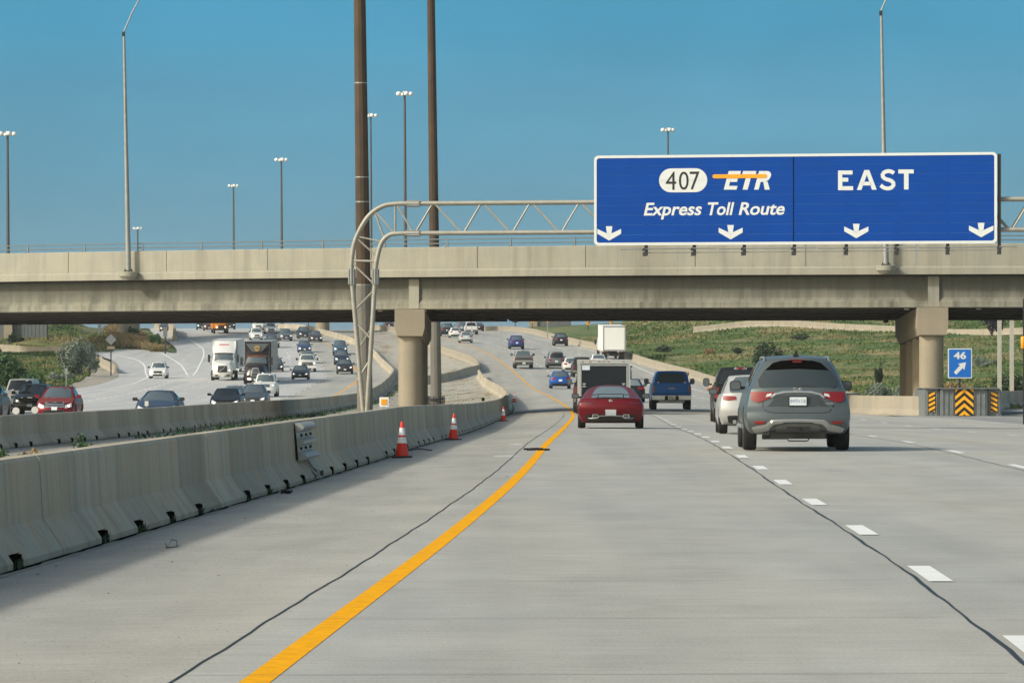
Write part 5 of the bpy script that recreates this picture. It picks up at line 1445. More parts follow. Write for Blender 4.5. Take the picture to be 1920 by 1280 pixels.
for s in (-1, 1):
    panel(low, 'rear', [(s * .97, q(.735)), (s * .62, q(.77)), (s * .50, q(.735)), (s * .60, q(.68)), (s * .95, q(.68))], .010, 'taillight', plain((.09, .004, .008), .15, coat=.6, grain=0), cp, 2, 2)
    m_ = MB(); m_.prism([(s * .55, .315), (s * .335, .315), (s * .37, .405), (s * .535, .405)] if s > 0 else [(-.335, .315), (-.55, .315), (-.535, .405), (-.37, .405)], -.06, .1); m_.build('exhaust_surround', M_SATIN, cp, None, (0, yo + .04, 0))
    MB().prism([(s * .445 - .07, .335), (s * .445 + .07, .335), (s * .445 + .06, .385), (s * .445 - .06, .385)], -.068, -.06).build('exhaust_outlet', M_BLACK, cp, None, (0, yo + .04, 0))
m_ = MB(); yw = .20 + yo
m_.prism([(-.56, .955), (-.3, .985), (.3, .985), (.56, .955), (.56, .975), (.3, 1.008), (-.3, 1.008), (-.56, .975)], yw - .12, yw + .10)
for s in (-.37, .37): m_.box((s, yw, .91), (.025, .1, .14))
m_.build('rear_wing', M_BLACK, cp)
panel(low, 'rear', [(-.56, q(.83)), (-.3, q(.845)), (.3, q(.845)), (.56, q(.83)), (.52, q(.81)), (-.52, q(.81))], .006, 'deck_strip', M_BLACK, cp, 1, 3)
m_ = MB(); ye = low.S('rear', 0, q(.78)).y - .02
m_.lathe([(.040, 0), (.048, -.008), (.056, 0)], 20, 'Y', (0, ye, .79))
for k in range(3):
    t = math.pi / 2 + k * 2 * math.pi / 3; m_.tube((0, ye - .01, .79), (.045 * math.cos(t), ye - .01, .79 + .045 * math.sin(t)), .012, .003, 4)
m_.build('emblem', M_CHROME, cp)
M_SK2 = plain((.25, .25, .25), .3, .7, grain=0)
m_ = MB(); yb = yo + .0
m_.path([(-.66, yb + .1, .30), (-.60, yb, .285), (-.40, yb - .03, .29), (-.32, yb - .03, .355), (0, yb - .04, .37), (.32, yb - .03, .355), (.40, yb - .03, .29), (.60, yb, .285), (.66, yb + .1, .30)], .014, 6)
m_.build('diffuser_trim', M_SATIN, cp, 60)
put(cp, R_(1145, 803), 'rear', RY)
# --- silver hatchback beside the SUV
root, low, up, T, yo, zq = car('hatch', (.40, .41, .415), 'rear', 'silver hatchback squeezed between the grey SUV and the black pickup', 'car', hero=True, mirror=M_TRIM,
    over=dict(H=1.47, lamp=[(-.99, .93), (-.58, .90), (-.55, .80), (-.80, .76), (-.96, .80)]))
for ch in list(root.children):
    if ch.name.startswith('rear_window'): ch.data.materials[0] = M_GLASS
MB().tube((-.2, 1.2 + yo, 1.46), (-.2, 1.0 + yo, 1.72), .008).build('antenna', M_BLACK, root)
for s in (-1, 1): MB().tube((s * .5, .0 + yo, .3), (s * .5, .12 + yo, .3), .05).build('exhaust_pipe', M_SATIN, root)
put(root, R_(1413, 813.5), 'rear', RY)
# --- black pickup
blk, l_, u_ = pickup((.010, .012, .014), 'rear', 'black pickup truck, driver arm out of its window, left of the silver hatchback', bumper=plain((.33, .35, .36), .3, .7, grain=0), glass=M_GLASSD)
for s in (-1, 1): panel(u_, 'rear', rr(s * .20 - .12, s * .20 + .12, .89, .985, .2), .010, 'cargo_lamp', M_SATIN, blk, 1, 1)
MB().box((0, -1.152, 1.07), (.9, .012, .05)).build('tailgate_strip', M_SATIN, blk)
ppos = R_(1390, 792); put(blk, ppos, 'rear', RY)
# --- blue pickup with a cap
b_, l_, u_ = pickup((.014, .15, .52), 'rear', 'bright blue pickup truck with a matching bed cap, in the third lane', cap=True)
put(b_, R_(1258, 768), 'rear', RY)
# --- black cargo trailer behind a dark tow truck
tow, l_, u_ = pickup((.014, .015, .018), 'rear', 'dark pickup hidden in front of the black cargo trailer, only its wide mirror showing')
tpos = R_(1132, 776.0, y0=150); ytr = 191.0
tpos = V((1132 - 960) / F * ytr, ytr, base((1132 - 960) / F * ytr, ytr))
y2 = ytr + 6.3; x2 = tpos.x + (float(RY(y2)) - float(RY(ytr))) - .32
put(tow, V(x2, y2, base(x2, y2)), 'rear', RY)
tr = empty('cargo_trailer', (0, 0, 0), 'black enclosed cargo trailer with white frame in front of the red coupe', 'trailer')
MB().box((0, 1.55, 1.42), (2.36, 4.3, 1.96)).build('trailer_body', plain((.02, .022, .026), .35, grain=.05), tr)
m_ = MB(); Mw = plain((.40, .42, .42), .45, .2, grain=.08)
zt_ = 2.44
for s in (-1, 1): m_.box((s * 1.12, -.63, 1.40), (.12, .06, 1.9))
m_.box((0, -.63, 2.33), (2.40, .07, .20)); m_.box((0, -.62, .46), (2.36, .07, .12)); m_.build('rear_frame', Mw, tr)
MB().box((0, -.655, 1.36), (2.02, .05, 1.66)).build('ramp_door', plain((.010, .014, .020), .6, grain=.04, spec=.2), tr)
m_ = MB(); m_.box((0, -.67, 2.17), (2.10, .04, .045))
for s in (-1, 1): m_.box((s * 1.03, -.67, 1.36), (.05, .04, 1.66))
m_.build('door_edge', Mw, tr)
m_ = MB()
for k in (-.95, -.62, -.2, 0, .2, .88): m_.box((k, -.675, 2.33), (.07, .02, .04))
m_.build('marker_lamp', plain((.30, .06, .04), .4, grain=0), tr)
for s in (-1, 1):
    m_ = MB(); m_.box((s * .88, -.695, 1.34), (.14, .03, .07)).box((s * .88, -.695, 1.22), (.17, .03, .05)).tube((s * .88, -.69, 1.2), (s * .88, -.69, 1.36), .012); m_.build('latch', M_CHROME, tr)
MB().box((-.80, -.685, 2.06), (.34, .01, .20)).build('door_sticker', plain((.55, .62, .72), .5, grain=0), tr)
for s in (-1, 1):
    wheel(s * 1.14, 1.2, .34, .2, tr); wheel(s * 1.14, 2.0, .34, .2, tr)
    MB().box((s * 1.18, 1.6, .75), (.22, 1.9, .05)).build('mudguard', M_TRIM, tr)
    MB().box((s * .95, -.67, .62), (.2, .03, .08)).build('taillight', M_RED, tr)
MB().box((0, 4.3, .48), (.12, 1.6, .1)).build('drawbar', M_TRIM, tr)
put(tr, tpos, 'rear', RY)
# --- the rest, by colour and kind
def R1(kind, col, u, v, label, **k):
    r = car(kind, col, 'rear', label, **k)[0]; put(r, R_(u, v), 'rear', RY); return r
R1('sedan', (.012, .014, .018), 1182, 754, 'black sedan with pale sky in its rear window, right of the cargo trailer', glass=plain((.16, .20, .22), .05, grain=0))  # reflected sky painted as a pale glass colour
R1('hatch', (.008, .085, .38), 1050.5, 728.5, 'bright blue hatchback alone in the left lane ahead of the cargo trailer')
R1('suv', (.015, .017, .022), 1166, 711, 'black sport utility vehicle mostly hidden behind the cargo trailer, one red lamp showing')
R1('hatch', (.70, .70, .68), 1071, 697.5, 'white hatchback touching the dark pickup behind the cargo trailer')
r_, a_, c_ = pickup((.03, .033, .045), 'rear', 'dark pickup truck between the white hatchback and the cargo trailer', bumper=plain((.3, .32, .32), .3, .7, grain=0)); put(r_, R_(1092, 707), 'rear', RY)
R1('sedan', (.78, .78, .77), 1122, 690, 'white sedan showing above the cargo trailer beside the white truck', )
R1('van', (.13, .135, .145), 1042.5, 690.5, 'grey minivan with bright red lamps in the middle lanes', glass=M_GLASSD)
r_, a_, c_ = pickup((.42, .43, .44), 'rear', 'silver and black pickup truck with dark lower tailgate in the left lanes', bumper=plain((.08, .085, .09), .4, .4, grain=0), tail=plain((.05, .053, .058), .35, grain=0), glass=M_GLASS); put(r_, R_(981.5, 691), 'rear', RY)
R1('suv', (.020, .045, .20), 968.7, 654.5, 'deep blue sport utility vehicle with upright roof bars', rails=M_TRIM)
R1('suv', (.015, .02, .025), 1051.5, 648.6, 'black sport utility vehicle farthest right in the upper lanes, by the road edge')
R1('sedan', (.50, .54, .56), 873.6, 642.7, 'pale silver sedan following the white car and white pickup')
R1('hatch', (.80, .80, .78), 853.5, 633, 'white hatchback just behind the silver sedan, right of the brown mast')
r_, a_, c_ = pickup((.74, .75, .76), 'rear', 'white pickup truck highest up the right carriageway', bumper=plain((.12, .12, .12), .4, grain=0), glass=M_GLASSD); put(r_, R_(884, 627), 'rear', RY)
R1('bigsuv', (.025, .032, .045), 838, 630.5, 'big dark sport utility vehicle half behind the brown mast base, left of the white hatchback')
R1('suv', (.16, .20, .23), 865, 623.5, 'blue-grey sport utility vehicle partly hidden by the white hatchback and white pickup')
R1('sedan', (.02, .022, .03), 897.5, 621, 'dark sedan peeking out right of the white pickup')
R1('sedan', (.60, .64, .66), 800, 624.5, 'pale car seen in the slit between the left pier and the brown mast')
R1('suv', (.05, .07, .09), 712, 616, 'blue-grey car on the crest between the gantry leg and the left pier')
R1('sedan', (.02, .02, .026), 729, 616.5, 'dark car on the crest touching the left pier cap')
wt = semi('white box truck seen from behind climbing the right lane', (.75, .76, .77), (.74, .75, .76), 'rear', name='box_truck'); put(wt, R_(1150, 676), 'rear', RY)

# driver of the black pickup
def person(root_label, loc, rotm):
    """seated driver, left forearm out of the window: a single skinned body"""
    vsx = [(0, 0, .0), (0, .02, .25), (0, .03, .48), (0, .04, .58), (0, .05, .72), (-.2, .03, .46), (-.36, .10, .26), (-.56, .30, .20), (-.60, .42, .15), (.2, .03, .46), (.24, .2, .22), (.12, .5, .2), (.12, .42, -.02), (-.12, .42, -.02), (.12, .7, -.3), (-.12, .7, -.3),
           (-.62, .47, .10), (-.59, .48, .09), (-.65, .46, .11), (-.57, .46, .10), (-.55, .43, .12)]
    ed = [(0, 1), (1, 2), (2, 3), (3, 4), (2, 5), (5, 6), (6, 7), (7, 8), (2, 9), (9, 10), (10, 11), (0, 12), (0, 13), (12, 14), (13, 15), (8, 16), (8, 17), (8, 18), (8, 19), (7, 20)]
    rad = [.16, .17, .15, .06, .105, .075, .055, .042, .042, .075, .055, .04, .09, .09, .07, .07, .012, .012, .012, .012, .014]
    me = bpy.data.meshes.new('person'); me.from_pydata(vsx, ed, []); me.update()
    o = bpy.data.objects.new('person', me); C.objects.link(o)
    m = o.modifiers.new('skin', 'SKIN'); sk = me.skin_vertices[0].data
    for i, r in enumerate(rad): sk[i].radius = (r, r)
    sk[0].use_root = True
    o.modifiers.new('sub', 'SUBSURF').levels = 1
    me.materials.append(plain((.42, .22, .15), .6, grain=.05))
    return tag(o, root_label, 'person')
dr = person('driver in the black pickup resting a bare forearm on the open window', None, None)
dr.matrix_world = blk.matrix_world @ Matrix.Translation(Vector((-.52, 2.35, 1.02)))
me_ = MB(); 
sh_ = MB(); sh_.lathe([(.10, .05), (.19, .12), (.20, .34), (.17, .50), (.08, .56)], 12); so_ = sh_.build('shirt', plain((.05, .06, .09), .8, grain=.1), dr, 60, (0, .02, 0))
hr = MB(); hr.lathe([(.115, .68), (.125, .74), (.09, .83), (.03, .85)], 12, c=(0, .04, 0)); hr.build('hair', plain((.03, .02, .015), .8), dr, 60)

# ================================================================== ONCOMING TRAFFIC (front views)
RAMPX = lambda y: (LINE_A(np.clip(y, 60, 590)) + LINE_B(np.clip(y, 470, 596))) / 2
def near_front(Y, u): x = (u - 960) / F * Y; return V(x, Y, base(x, Y))
def F1(kind, col, pos, label, fx=YL, **k):
    r = car(kind, col, 'front', label, **k)[0]; put(r, pos, 'front', fx); return r
F1('sedan', (.20, .008, .016), near_front(200, 106), 'red sedan with chrome grille and lit headlamps behind the barrier at the left', mirror=paint((.20, .008, .016)), over=dict(gw=.60, gz=(.50, .70), bars=3, H=1.5))
F1('suv', (.055, .065, .075), near_front(228, 60), 'dark grey sport utility vehicle with a wide chrome grille, left behind the red sedan', over=dict(L=4.8, W=1.95, H=1.66, gw=.62, gz=(.60, .86), bars=3))
F1('bigsuv', (.42, .40, .36), near_front(246, 36), 'pale beige large sport utility vehicle behind the dark grey one at the far left', over=dict(gw=.4, bars=2), wsglass=M_GLASSD)
F1('sedan', (.10, .115, .125), near_front(186, -36), 'grey car cut off by the left edge of the picture, its mirror showing', over=dict(H=1.6, belt=1.05))
F1('coupe', (.035, .06, .11), near_front(181, 295), 'dark blue sports coupe alone behind the median barrier', lit=False, over=dict(H=1.33))
F1('hatch', (.010, .010, .012), near_front(241, 423), 'black hatchback with bright yellowish headlamps above the median barrier', over=dict(H=1.42), wsglass=M_GLASSD, mirror=M_BLACK)
F1('sedan', (.06, .075, .095), near_front(283, 475), 'dark blue-grey sedan just right of the black hatchback', over=dict(H=1.56, belt=1.0, W=1.88))
F1('sedan', (.25, .28, .29), near_front(300, 438), 'light grey car hidden behind the black hatchback, only its roof showing')
F1('bigsuv', (.76, .76, .73), R_(497, 744), 'white large sport utility vehicle with chrome grille in front of the dark truck', over=dict(gw=.5, gz=(.80, 1.02), bars=3))
t_ = semi('white semi truck with a white box trailer in the oncoming lanes', (.76, .77, .76), (.62, .63, .62), 'front', 'white'); put(t_, R_(418, 713), 'front', YL)
t_ = semi('dark brown semi truck with a gold shield emblem on its roof fairing', (.022, .016, .016), (.26, .27, .26), 'front', 'black')
# gold shield emblem and swoosh panels on the fairing
fy = -3.0
shd = MB(); shd.prism([(-.27, 3.66), (-.27, 3.40), (-.16, 3.24), (0, 3.15), (.16, 3.24), (.27, 3.40), (.27, 3.66), (0, 3.74)], -2.12, -2.02); em = shd.build('shield_emblem', plain((.42, .27, .09), .5, grain=.03), t_)
text_mesh('ups', 'emblem_lettering', M_TRIM, em, (.19, -2.005, 3.32), .38, .24, rot=(math.pi / 2, 0, math.pi))
mfp = plain((.10, .11, .115), .35, grain=0)
MB().prism([(-1.12, 3.92), (1.12, 3.92), (.62, 3.30), (.25, 2.95), (-.25, 2.95), (-.62, 3.30)], -2.30, -2.14).build('fairing_panel', mfp, t_)
put(t_, R_(480, 720), 'front', YL)
F1('sedan', (.03, .034, .04), R_(517, 697), 'dark car half hidden right behind the dark truck, lower of two', )
F1('sedan', (.42, .45, .45), R_(512, 688), 'silver car half hidden right behind the dark truck, upper of two')
F1('sedan', (.55, .57, .56), R_(456, 701), 'pale car in the narrow gap between the two semi trucks')
F1('suv', (.035, .038, .045), R_(511, 652), 'dark sport utility vehicle just above the right corner of the dark truck')
F1('suv', (.80, .80, .77), R_(481, 637.5), 'white sport utility vehicle with black lower grille, left of the pair by the crest', over=dict(gw=.4))
F1('suv', (.80, .80, .78), R_(508, 626), 'white sport utility vehicle with black air intakes, upper one near the crest', over=dict(H=1.72))
F1('suv', (.72, .73, .72), R_(484, 619), 'white car cut by the bridge, behind the left white sport utility vehicle')
F1('suv', (.13, .15, .165), R_(536, 639), 'grey sport utility vehicle with bright headlamps right of the white pair')
F1('suv', (.03, .035, .045), R_(571, 635), 'dark sport utility vehicle, left one of two side by side near the crest', )
F1('sedan', (.05, .04, .045), R_(592.5, 641), 'dark car with orange-tinted lit headlamps, right one of two side by side near the crest', over=dict(H=1.55))
F1('sedan', (.03, .06, .16), R_(571, 661), 'blue car with lit headlamps in the second lane', over=dict(H=1.55))
F1('sedan', (.16, .19, .23), R_(577, 681), 'grey-blue car hidden behind the white pickup with yellow side')
r_, a_, c_ = pickup((.72, .71, .66), 'front', 'white pickup truck with a black grille and yellowish side behind the black sedan', bumper=plain((.65, .65, .62), .5, grain=0)); put(r_, R_(576, 697), 'front', YL)
F1('sedan', (.015, .017, .02), R_(563, 711.7), 'black sedan with white running lamps in the second lane', over=dict(H=1.44))
F1('suv', (.06, .12, .19), R_(638, 664), 'blue sport utility vehicle in the left lane behind two dark ones', over=dict(H=1.75))
F1('suv', (.018, .035, .07), R_(641, 684), 'dark blue sport utility vehicle directly behind the black one with bright lamps', over=dict(H=1.75))
F1('suv', (.02, .022, .026), R_(646.6, 701), 'black sport utility vehicle with white lamps nearest the gantry leg', over=dict(gw=.32, gz=(.45, .86), H=1.60))
F1('suv', (.80, .80, .79), R_(296.5, 709.5), 'white sport utility vehicle alone on the joining ramp', RAMPX, rails=M_TRIM)
F1('sedan', (.05, .05, .055), R_(310, 622), 'dark car behind the concrete barrier end at the top of the weedy island')
F1('suv', (.03, .05, .06), R_(379, 618.5), 'dark car with one bright lamp on the crest left of the yellow bus')
F1('suv', (.10, .05, .04), R_(392, 620), 'brownish car on the crest touching the yellow bus')
F1('suv', (.05, .04, .05), R_(431, 617.5), 'dark car on the crest right behind the yellow bus')
# school bus
bus = empty('school_bus', (0, 0, 0), 'yellow-orange school bus coming over the crest', 'bus')
My = plain((.48, .17, .015), .5, grain=.05)
bh = Shell(2.1, -1.3, 1.1, [(-1.3, 1.75), (.6, 1.62), (1.1, 1.4)], zb=.6, arches=[(0, .55, .5)], wp=[(0, 1), (1, .8)], pr=0, pf=.12); bh.build('hood', My, bus, 10, 5, 6)
bb_ = Shell(2.44, -10.5, -1.2, 3.05, zb=.7, wp=[(0, 1), (.8, .98), (1, .82)], pr=0, pf=.02, bowr=0, bowf=.06, crown=.12); bb_.build('body', My, bus, 8, 6, 8)
panel(bb_, 'front', rr(-.86, .86, .50, .80, .2), .01, 'windscreen', M_GLASSD, bus)
panel(bh, 'front', rr(-.5, .5, .2, .85, .2), .01, 'grille', M_TRIM, bus)
for s in (-1, 1):
    p = bh.S('front', s * .75, .5); MB().lathe([(.02, .02), (.13, .0), (.14, -.05)], 10, 'Y').build('headlight', M_HEADLIT, bus, 60, p)
    wheel(s * 1.02, 0, .5, .3, bus); wheel(s * .98, -7, .5, .5, bus)
    MB().box((s * 1.45, .2, 2.1), (.2, .1, .5)).build('mirror', M_TRIM, bus)
MB().box((0, 1.15, .68), (2.3, .12, .28)).build('bumper', M_TRIM, bus)
put(bus, R_(414, 625.5), 'front', YL)

# ================================================================== CONES, REFLECTORS AND OTHER SMALL THINGS
M_CONE = plain((.72, .035, .012), .5, grain=.05); M_CONEW = plain((.74, .76, .78), .4, grain=.04)
def cone(u, v, hh, label, lean=0):
    ys_ = np.arange(40, 330, .1); us = 960 + (XB1(ys_) + .30) / ys_ * F; i_ = int(np.argmin(np.abs(us - u) + (0 if v > 770 else 1) * (ys_ < 225) * 99))
    p = V(XB1(ys_[i_]) + .30, ys_[i_], base(XB1(ys_[i_]) + .30, ys_[i_])); r = empty('traffic_cone', p, label, 'traffic cone', 'orange cones along the near barrier')
    s = hh / .72
    m_ = MB(); m_.box((0, 0, .02 * s), (.40 * s, .40 * s, .045 * s)); m_.build('base', M_BLACK, r)
    rad = lambda z: (.145 - .112 * z / .70) * s
    prev = .04
    for (za, zb, mt, nm) in ((.04, .30, M_CONE, 'cone_body'), (.30, .42, M_CONEW, 'white_band'), (.42, .46, M_CONE, 'cone_body'), (.46, .61, M_CONEW, 'white_band'), (.61, .72, M_CONE, 'cone_body')):
        e = .002 if mt is M_CONEW else 0
        m_ = MB()
        pr_ = [(rad(za) + e, za * s), (rad(zb) + e, zb * s)]
        if zb > .7: pr_ += [(rad(zb) * .85, zb * s + .012), (.012, zb * s + .014)]
        m_.lathe(pr_, 20); m_.build(nm, mt, r, 40)
    r.rotation_euler = (0, lean, rng.uniform(0, .5)); return r
cone(754, 851, .62, 'nearest orange traffic cone with two white bands')
cone(850, 816.5, .60, 'second nearest orange traffic cone, leaning slightly', .03)
cone(944, 786, .56, 'third orange traffic cone along the barrier')
cone(964.5, 760, .60, 'farthest orange traffic cone, past the bend of the barrier', -.02)
def barrier_top(u, side=1, fx=None, ymax=330):
    fx = fx or (lambda y: XB1(y) - .3)
    ys_ = np.arange(14, ymax, .1); xs_ = fx(ys_); us = 960 + xs_ / ys_ * F
    i = int(np.argmin(np.abs(us - u)))
    return V(xs_[i], ys_[i], ground(xs_[i], ys_[i]) + .86)
def delineator(u, label, col, fx=None, size=.17, h=.02, white=True, ymax=330):
    p = barrier_top(u, fx=fx, ymax=ymax); r = empty('reflector', p, label, 'reflector')
    m_ = MB(); m_.box((0, 0, h / 2), (.03, .03, h + .02)); m_.build('bracket', M_SATIN, r)
    MB().box((0, -.01, h + size / 2), (size, .02, size * 1.05)).build('backing', M_CONEW, r)
    if col: MB().box((0, -.025, h + size / 2), (size * .62, .01, size * .62)).build('reflector_face', plain(col, .4, grain=0), r)
    return r
delineator(720, 'orange reflector with white border on the near barrier left of the first cone', (.80, .33, .01))
delineator(906, 'small pale yellow-green reflector on the near barrier', (.45, .50, .10), size=.16, ymax=158)
delineator(935, 'left of two tiny orange reflectors at the barrier bend', (.70, .40, .05), size=.14, ymax=158)
delineator(943, 'right of two tiny orange reflectors at the barrier bend', (.70, .35, .05), size=.14, ymax=158)
fb = lambda y: XB2(y) - .3
for u, lb in ((30, 'round white reflector back on the far median barrier, leftmost'), (65, 'round white reflector back on the far median barrier below the red sedan')):
    p = barrier_top(u, fx=fb); r = empty('reflector', p, lb, 'reflector')
    m_ = MB(); m_.lathe([(.01, 0), (.095, 0), (.095, .02), (.01, .02)], 16, 'Y', (0, 0, .085)); m_.build('disc', plain((.55, .56, .55), .5, grain=0), r)
    MB().box((0, .03, .02), (.03, .03, .06)).build('bracket', M_SATIN, r)
p = barrier_top(275, fx=fb); MBr = empty('reflector', p, 'square white reflector on the far median barrier before the blue coupe', 'reflector')
MB().box((0, 0, .13), (.12, .02, .16)).build('backing', plain((.6, .62, .58), .5, grain=0), MBr); MB().box((0, .02, .04), (.03, .03, .08)).build('bracket', M_SATIN, MBr)
# ribbed steel bracket bolted to the near barrier
ys_ = np.arange(40, 80, .05); xs_ = XB1(ys_) - .3; us = 960 + (xs_ + .14) / ys_ * F
yk = float(ys_[int(np.argmin(np.abs(us - 568)))]); xk = float(XB1(yk)) - .3
zk = float(ground(xk, yk)) - .02; tb = empty('guardrail_end', (xk + .15, yk, zk), 'short ribbed grey guardrail shoe bolted to the near barrier', 'guardrail bracket')
slope = (float(XB1(yk + 1)) - float(XB1(yk - 1))) / 2
tb.rotation_euler = (0, 0, -math.atan(slope))
prof = [(.0, .32), (.10, .34), (.125, .375), (.10, .42), (.015, .45), (.01, .52), (.095, .555), (.10, .60), (.01, .635), (.005, .71), (.095, .745), (.125, .79), (.07, .84), (.0, .84)]
vs_ = []; 
for yy in (-1.05, -.6, 0, .6, 1.05):
    for a, b_ in prof: vs_.append((a - .04 * (b_ - .34) / .5 * 1.2 + .02, yy, b_))
n_ = len(prof)
fs = [(i * n_ + k, (i + 1) * n_ + k, (i + 1) * n_ + k + 1, i * n_ + k + 1) for i in range(4) for k in range(n_ - 1)] + [tuple(range(n_)), tuple(range(4 * n_, 5 * n_))[::-1]]
mk('ribbed_plate', vs_, fs, plain((.33, .34, .325), .55, .25, grain=.15, gs=9), tb, 40)
m_ = MB()
for yy in (-.75, .0, .75):
    for zz_ in (.49, .67): m_.tube((.02, yy, zz_), (.05, yy, zz_), .02, .02, 8)
m_.build('bolts', M_BLACK, tb)
m_ = MB(); m_.path([(.06, -.05, .33), (.10, .1, .24), (.20, .25, .12)], .018, 6); m_.box((.20, .22, .13), (.05, .28, .10)); m_.build('anchor_rod', M_SATIN, tb)
m_ = MB(); m_.tube((.21, .12, .13), (.25, .12, .13), .035); m_.tube((.21, .34, .13), (.25, .34, .13), .035); m_.build('anchor_bolts', M_BLACK, tb)
# road debris
def debris(u, v, dims, label, mat=M_BLACK, name='debris', rz=0):
    p = R_(u, v); m_ = MB(); n = 7
    for k in range(n):
        t = (k / (n - 1) - .5)
        m_.box((t * dims[0] * .9, rng.uniform(-.3, .3) * dims[1], dims[2] * rng.uniform(.3, .6)), (dims[0] / n * 1.5, dims[1] * rng.uniform(.5, 1.1), dims[2] * rng.uniform(.6, 1.1)), rz=rng.uniform(-.4, .4))
    o = m_.build(name, mat, None, None, p); o.rotation_euler = (0, 0, rz); return tag(o, label, 'debris')
debris(1006, 844.5, (.42, .10, .05), 'black strip of tyre rubber lying across the yellow line', name='tyre_strip')
debris(537, 925, (.12, .12, .05), 'small black clump lying on the shoulder below the ribbed bracket', name='rubber_clump')
def wire(pts, label, r=.008, mat=M_SEAL, name='wire'):
    P = [R_(u, v) + Vector((0, 0, h)) for u, v, h in pts]; o = MB().path(P, r, 5).build(name, mat); return tag(o, label, 'wire')
wire([(370, 958, .03), (372, 951, .08), (388, 955, .05), (402, 959, .01), (368, 961, .01)], 'bent black wire beside the near barrier foot, left part of the picture', .012)
wire([(310, 1021, .01), (314, 1029, .01), (322, 1022, .05), (331, 1021, .03), (332, 1028, .01), (311, 1030, .01)], 'thin loop of wire lying on the near shoulder', .004)
wire([(762, 846, .01), (785, 844, .03), (810, 845, .01)], 'dark thin rod on the ground right of the nearest cone', .012)
# pebbles and grit
N = 2600
yy = 20 + rng.random(N) ** 1.6 * 110; tt = rng.random(N) ** 1.5
xx = XB1(yy) + .25 + tt * 2.6; ss = rng.uniform(.002, .007, N) * np.where(rng.random(N) < .03, 2.4, 1) * (yy / 50) ** .4
zz_ = base(xx, yy) + .004
oct_ = np.array([(1, 0, 0), (0, 1, 0), (-1, 0, 0), (0, -1, 0), (0, 0, .45)])
v = np.stack([xx, yy, zz_], -1)[:, None, :] + oct_[None] * ss[:, None, None] * rng.uniform(.7, 1.5, (N, 1, 3))
f = np.array([(0, 1, 4), (1, 2, 4), (2, 3, 4), (3, 0, 4)])
o = mk_np('pebbles', v.reshape(-1, 3), (np.arange(N)[:, None, None] * 5 + f[None]).reshape(-1, 3), plain((.10, .095, .08), .9, grain=.4, gs=2)); tag(o, 'dark grit and pebbles scattered along the near shoulder', 'grit', kind='stuff')
# dirt and weeds along the barrier foot
def blades(name, X, Y, hgt, wid, mat, label, cat='grass', lean=.8, kind='stuff', lift=-.05):
    n = len(X); Z = ground(X, Y) + lift; a = rng.uniform(0, np.pi, n); h = hgt * rng.uniform(.5, 1.15, n); w = wid * rng.uniform(.6, 1.3, n)
    dx, dy = np.cos(a) * w, np.sin(a) * w; lx, ly = rng.normal(0, lean, n) * h, rng.normal(0, lean, n) * h
    v = np.stack([np.stack([X - dx, Y - dy, Z], -1), np.stack([X + dx, Y + dy, Z], -1), np.stack([X + lx, Y + ly, Z + h], -1)], 1)
    o = mk_np(name, v.reshape(-1, 3), np.arange(n * 3).reshape(-1, 3), mat); return tag(o, label, cat, kind=kind)
def field(n, y0, y1, xf, yb=1.0):
    Y = y0 + (y1 - y0) * rng.random(n) ** yb; a, b_ = xf(Y); X = a + (b_ - a) * rng.random(n); return X, Y
def clump_mask(X, Y, s, thr):
    return (np.sin(X * s + Y * .37 * s) + np.sin(X * .7 * s - Y * .5 * s + 2) + np.sin(X * 1.9 * s + Y * 1.1 * s) * .6) > thr
X, Y = field(120000, 232, 640, lambda y: (XRB(y) + .7, XRB(y) * .3 + y * .122 + 5), .85)
k = X < Y * .123 + 2; X, Y = X[k], Y[k]
hh = np.where(clump_mask(X, Y, .5, .6), .34, .15); blades('hillside_grass', X, Y, hh, .05 + Y * .00014, M_BLADE, 'tall green and straw grass covering the slope on the right')
X, Y = field(30000, 575, 760, lambda y: (y * .012 + 8, y * .123)); blades('upper_grass', X, Y, .4, .16, M_BLADE, 'grass on the upper slope behind the tan ramp barrier')
X, Y = field(55000, 300, 560, lambda y: (-.122 * y - 2, LINE_A(np.clip(y, 60, 590)) - 4 - 2.4 * sm((y - 330) / 110) * sm((545 - y) / 60)), .9)
k = X > -.125 * Y; X, Y = X[k], Y[k]
hh = np.where(clump_mask(X, Y, .45, .5), .5, .22); blades('roadside_grass', X, Y, hh, .09 + Y * .0001, M_BLADE, 'green and straw grass on the bank left of the joining ramp')
X, Y = field(26000, 566, 680, lambda y: (np.maximum(LINE_B(np.clip(y, 470, 596)) + 1.5, -.094 * y), LINE_C(y) - 7)); k = rng.random(len(X)) < .6
blades('island_grass', X[~k], Y[~k], .7, .12, M_BLADE, 'green grass among the weeds on the island between ramp and road'); X, Y = X[k], Y[k]; blades('island_weeds', X, Y, 1.0, .10, L_TAN, 'tall straw-coloured weeds on the island between ramp and road', 'weeds')
X, Y = field(30000, 655, 860, lambda y: (-.125 * y, LINE_C(y) * 1.0 - 12)); blades('mound_grass', X, Y, .4, .2, M_BLADE, 'green grass on the far mound at the left')
X, Y = field(14000, 565, 660, lambda y: (-.125 * y, -.0935 * y)); blades('far_left_grass', X, Y, .35, .15, M_BLADE, 'low green growth between the pale barrier and the grey abutment at the left')
X, Y = field(9000, 60, 420, lambda y: (XB2(y) + .4, XB1(y) - .9), .8); k = clump_mask(X, Y, .8, 1.15); X, Y = X[k], Y[k]
blades('median_weeds', X, Y, .16, .05, L_GREEN, 'low green weeds between the two median barriers', 'weeds')
X, Y = field(7000, 215, 330, lambda y: (XB1(y) - 6, XB1(y) - 1.2)); k = clump_mask(X, Y, .35, .75); X, Y = X[k], Y[k]
blades('median_dry_weeds', X, Y, .10, .07, L_TAN, 'brown dead weeds on the gravel beyond the left pier', 'weeds')
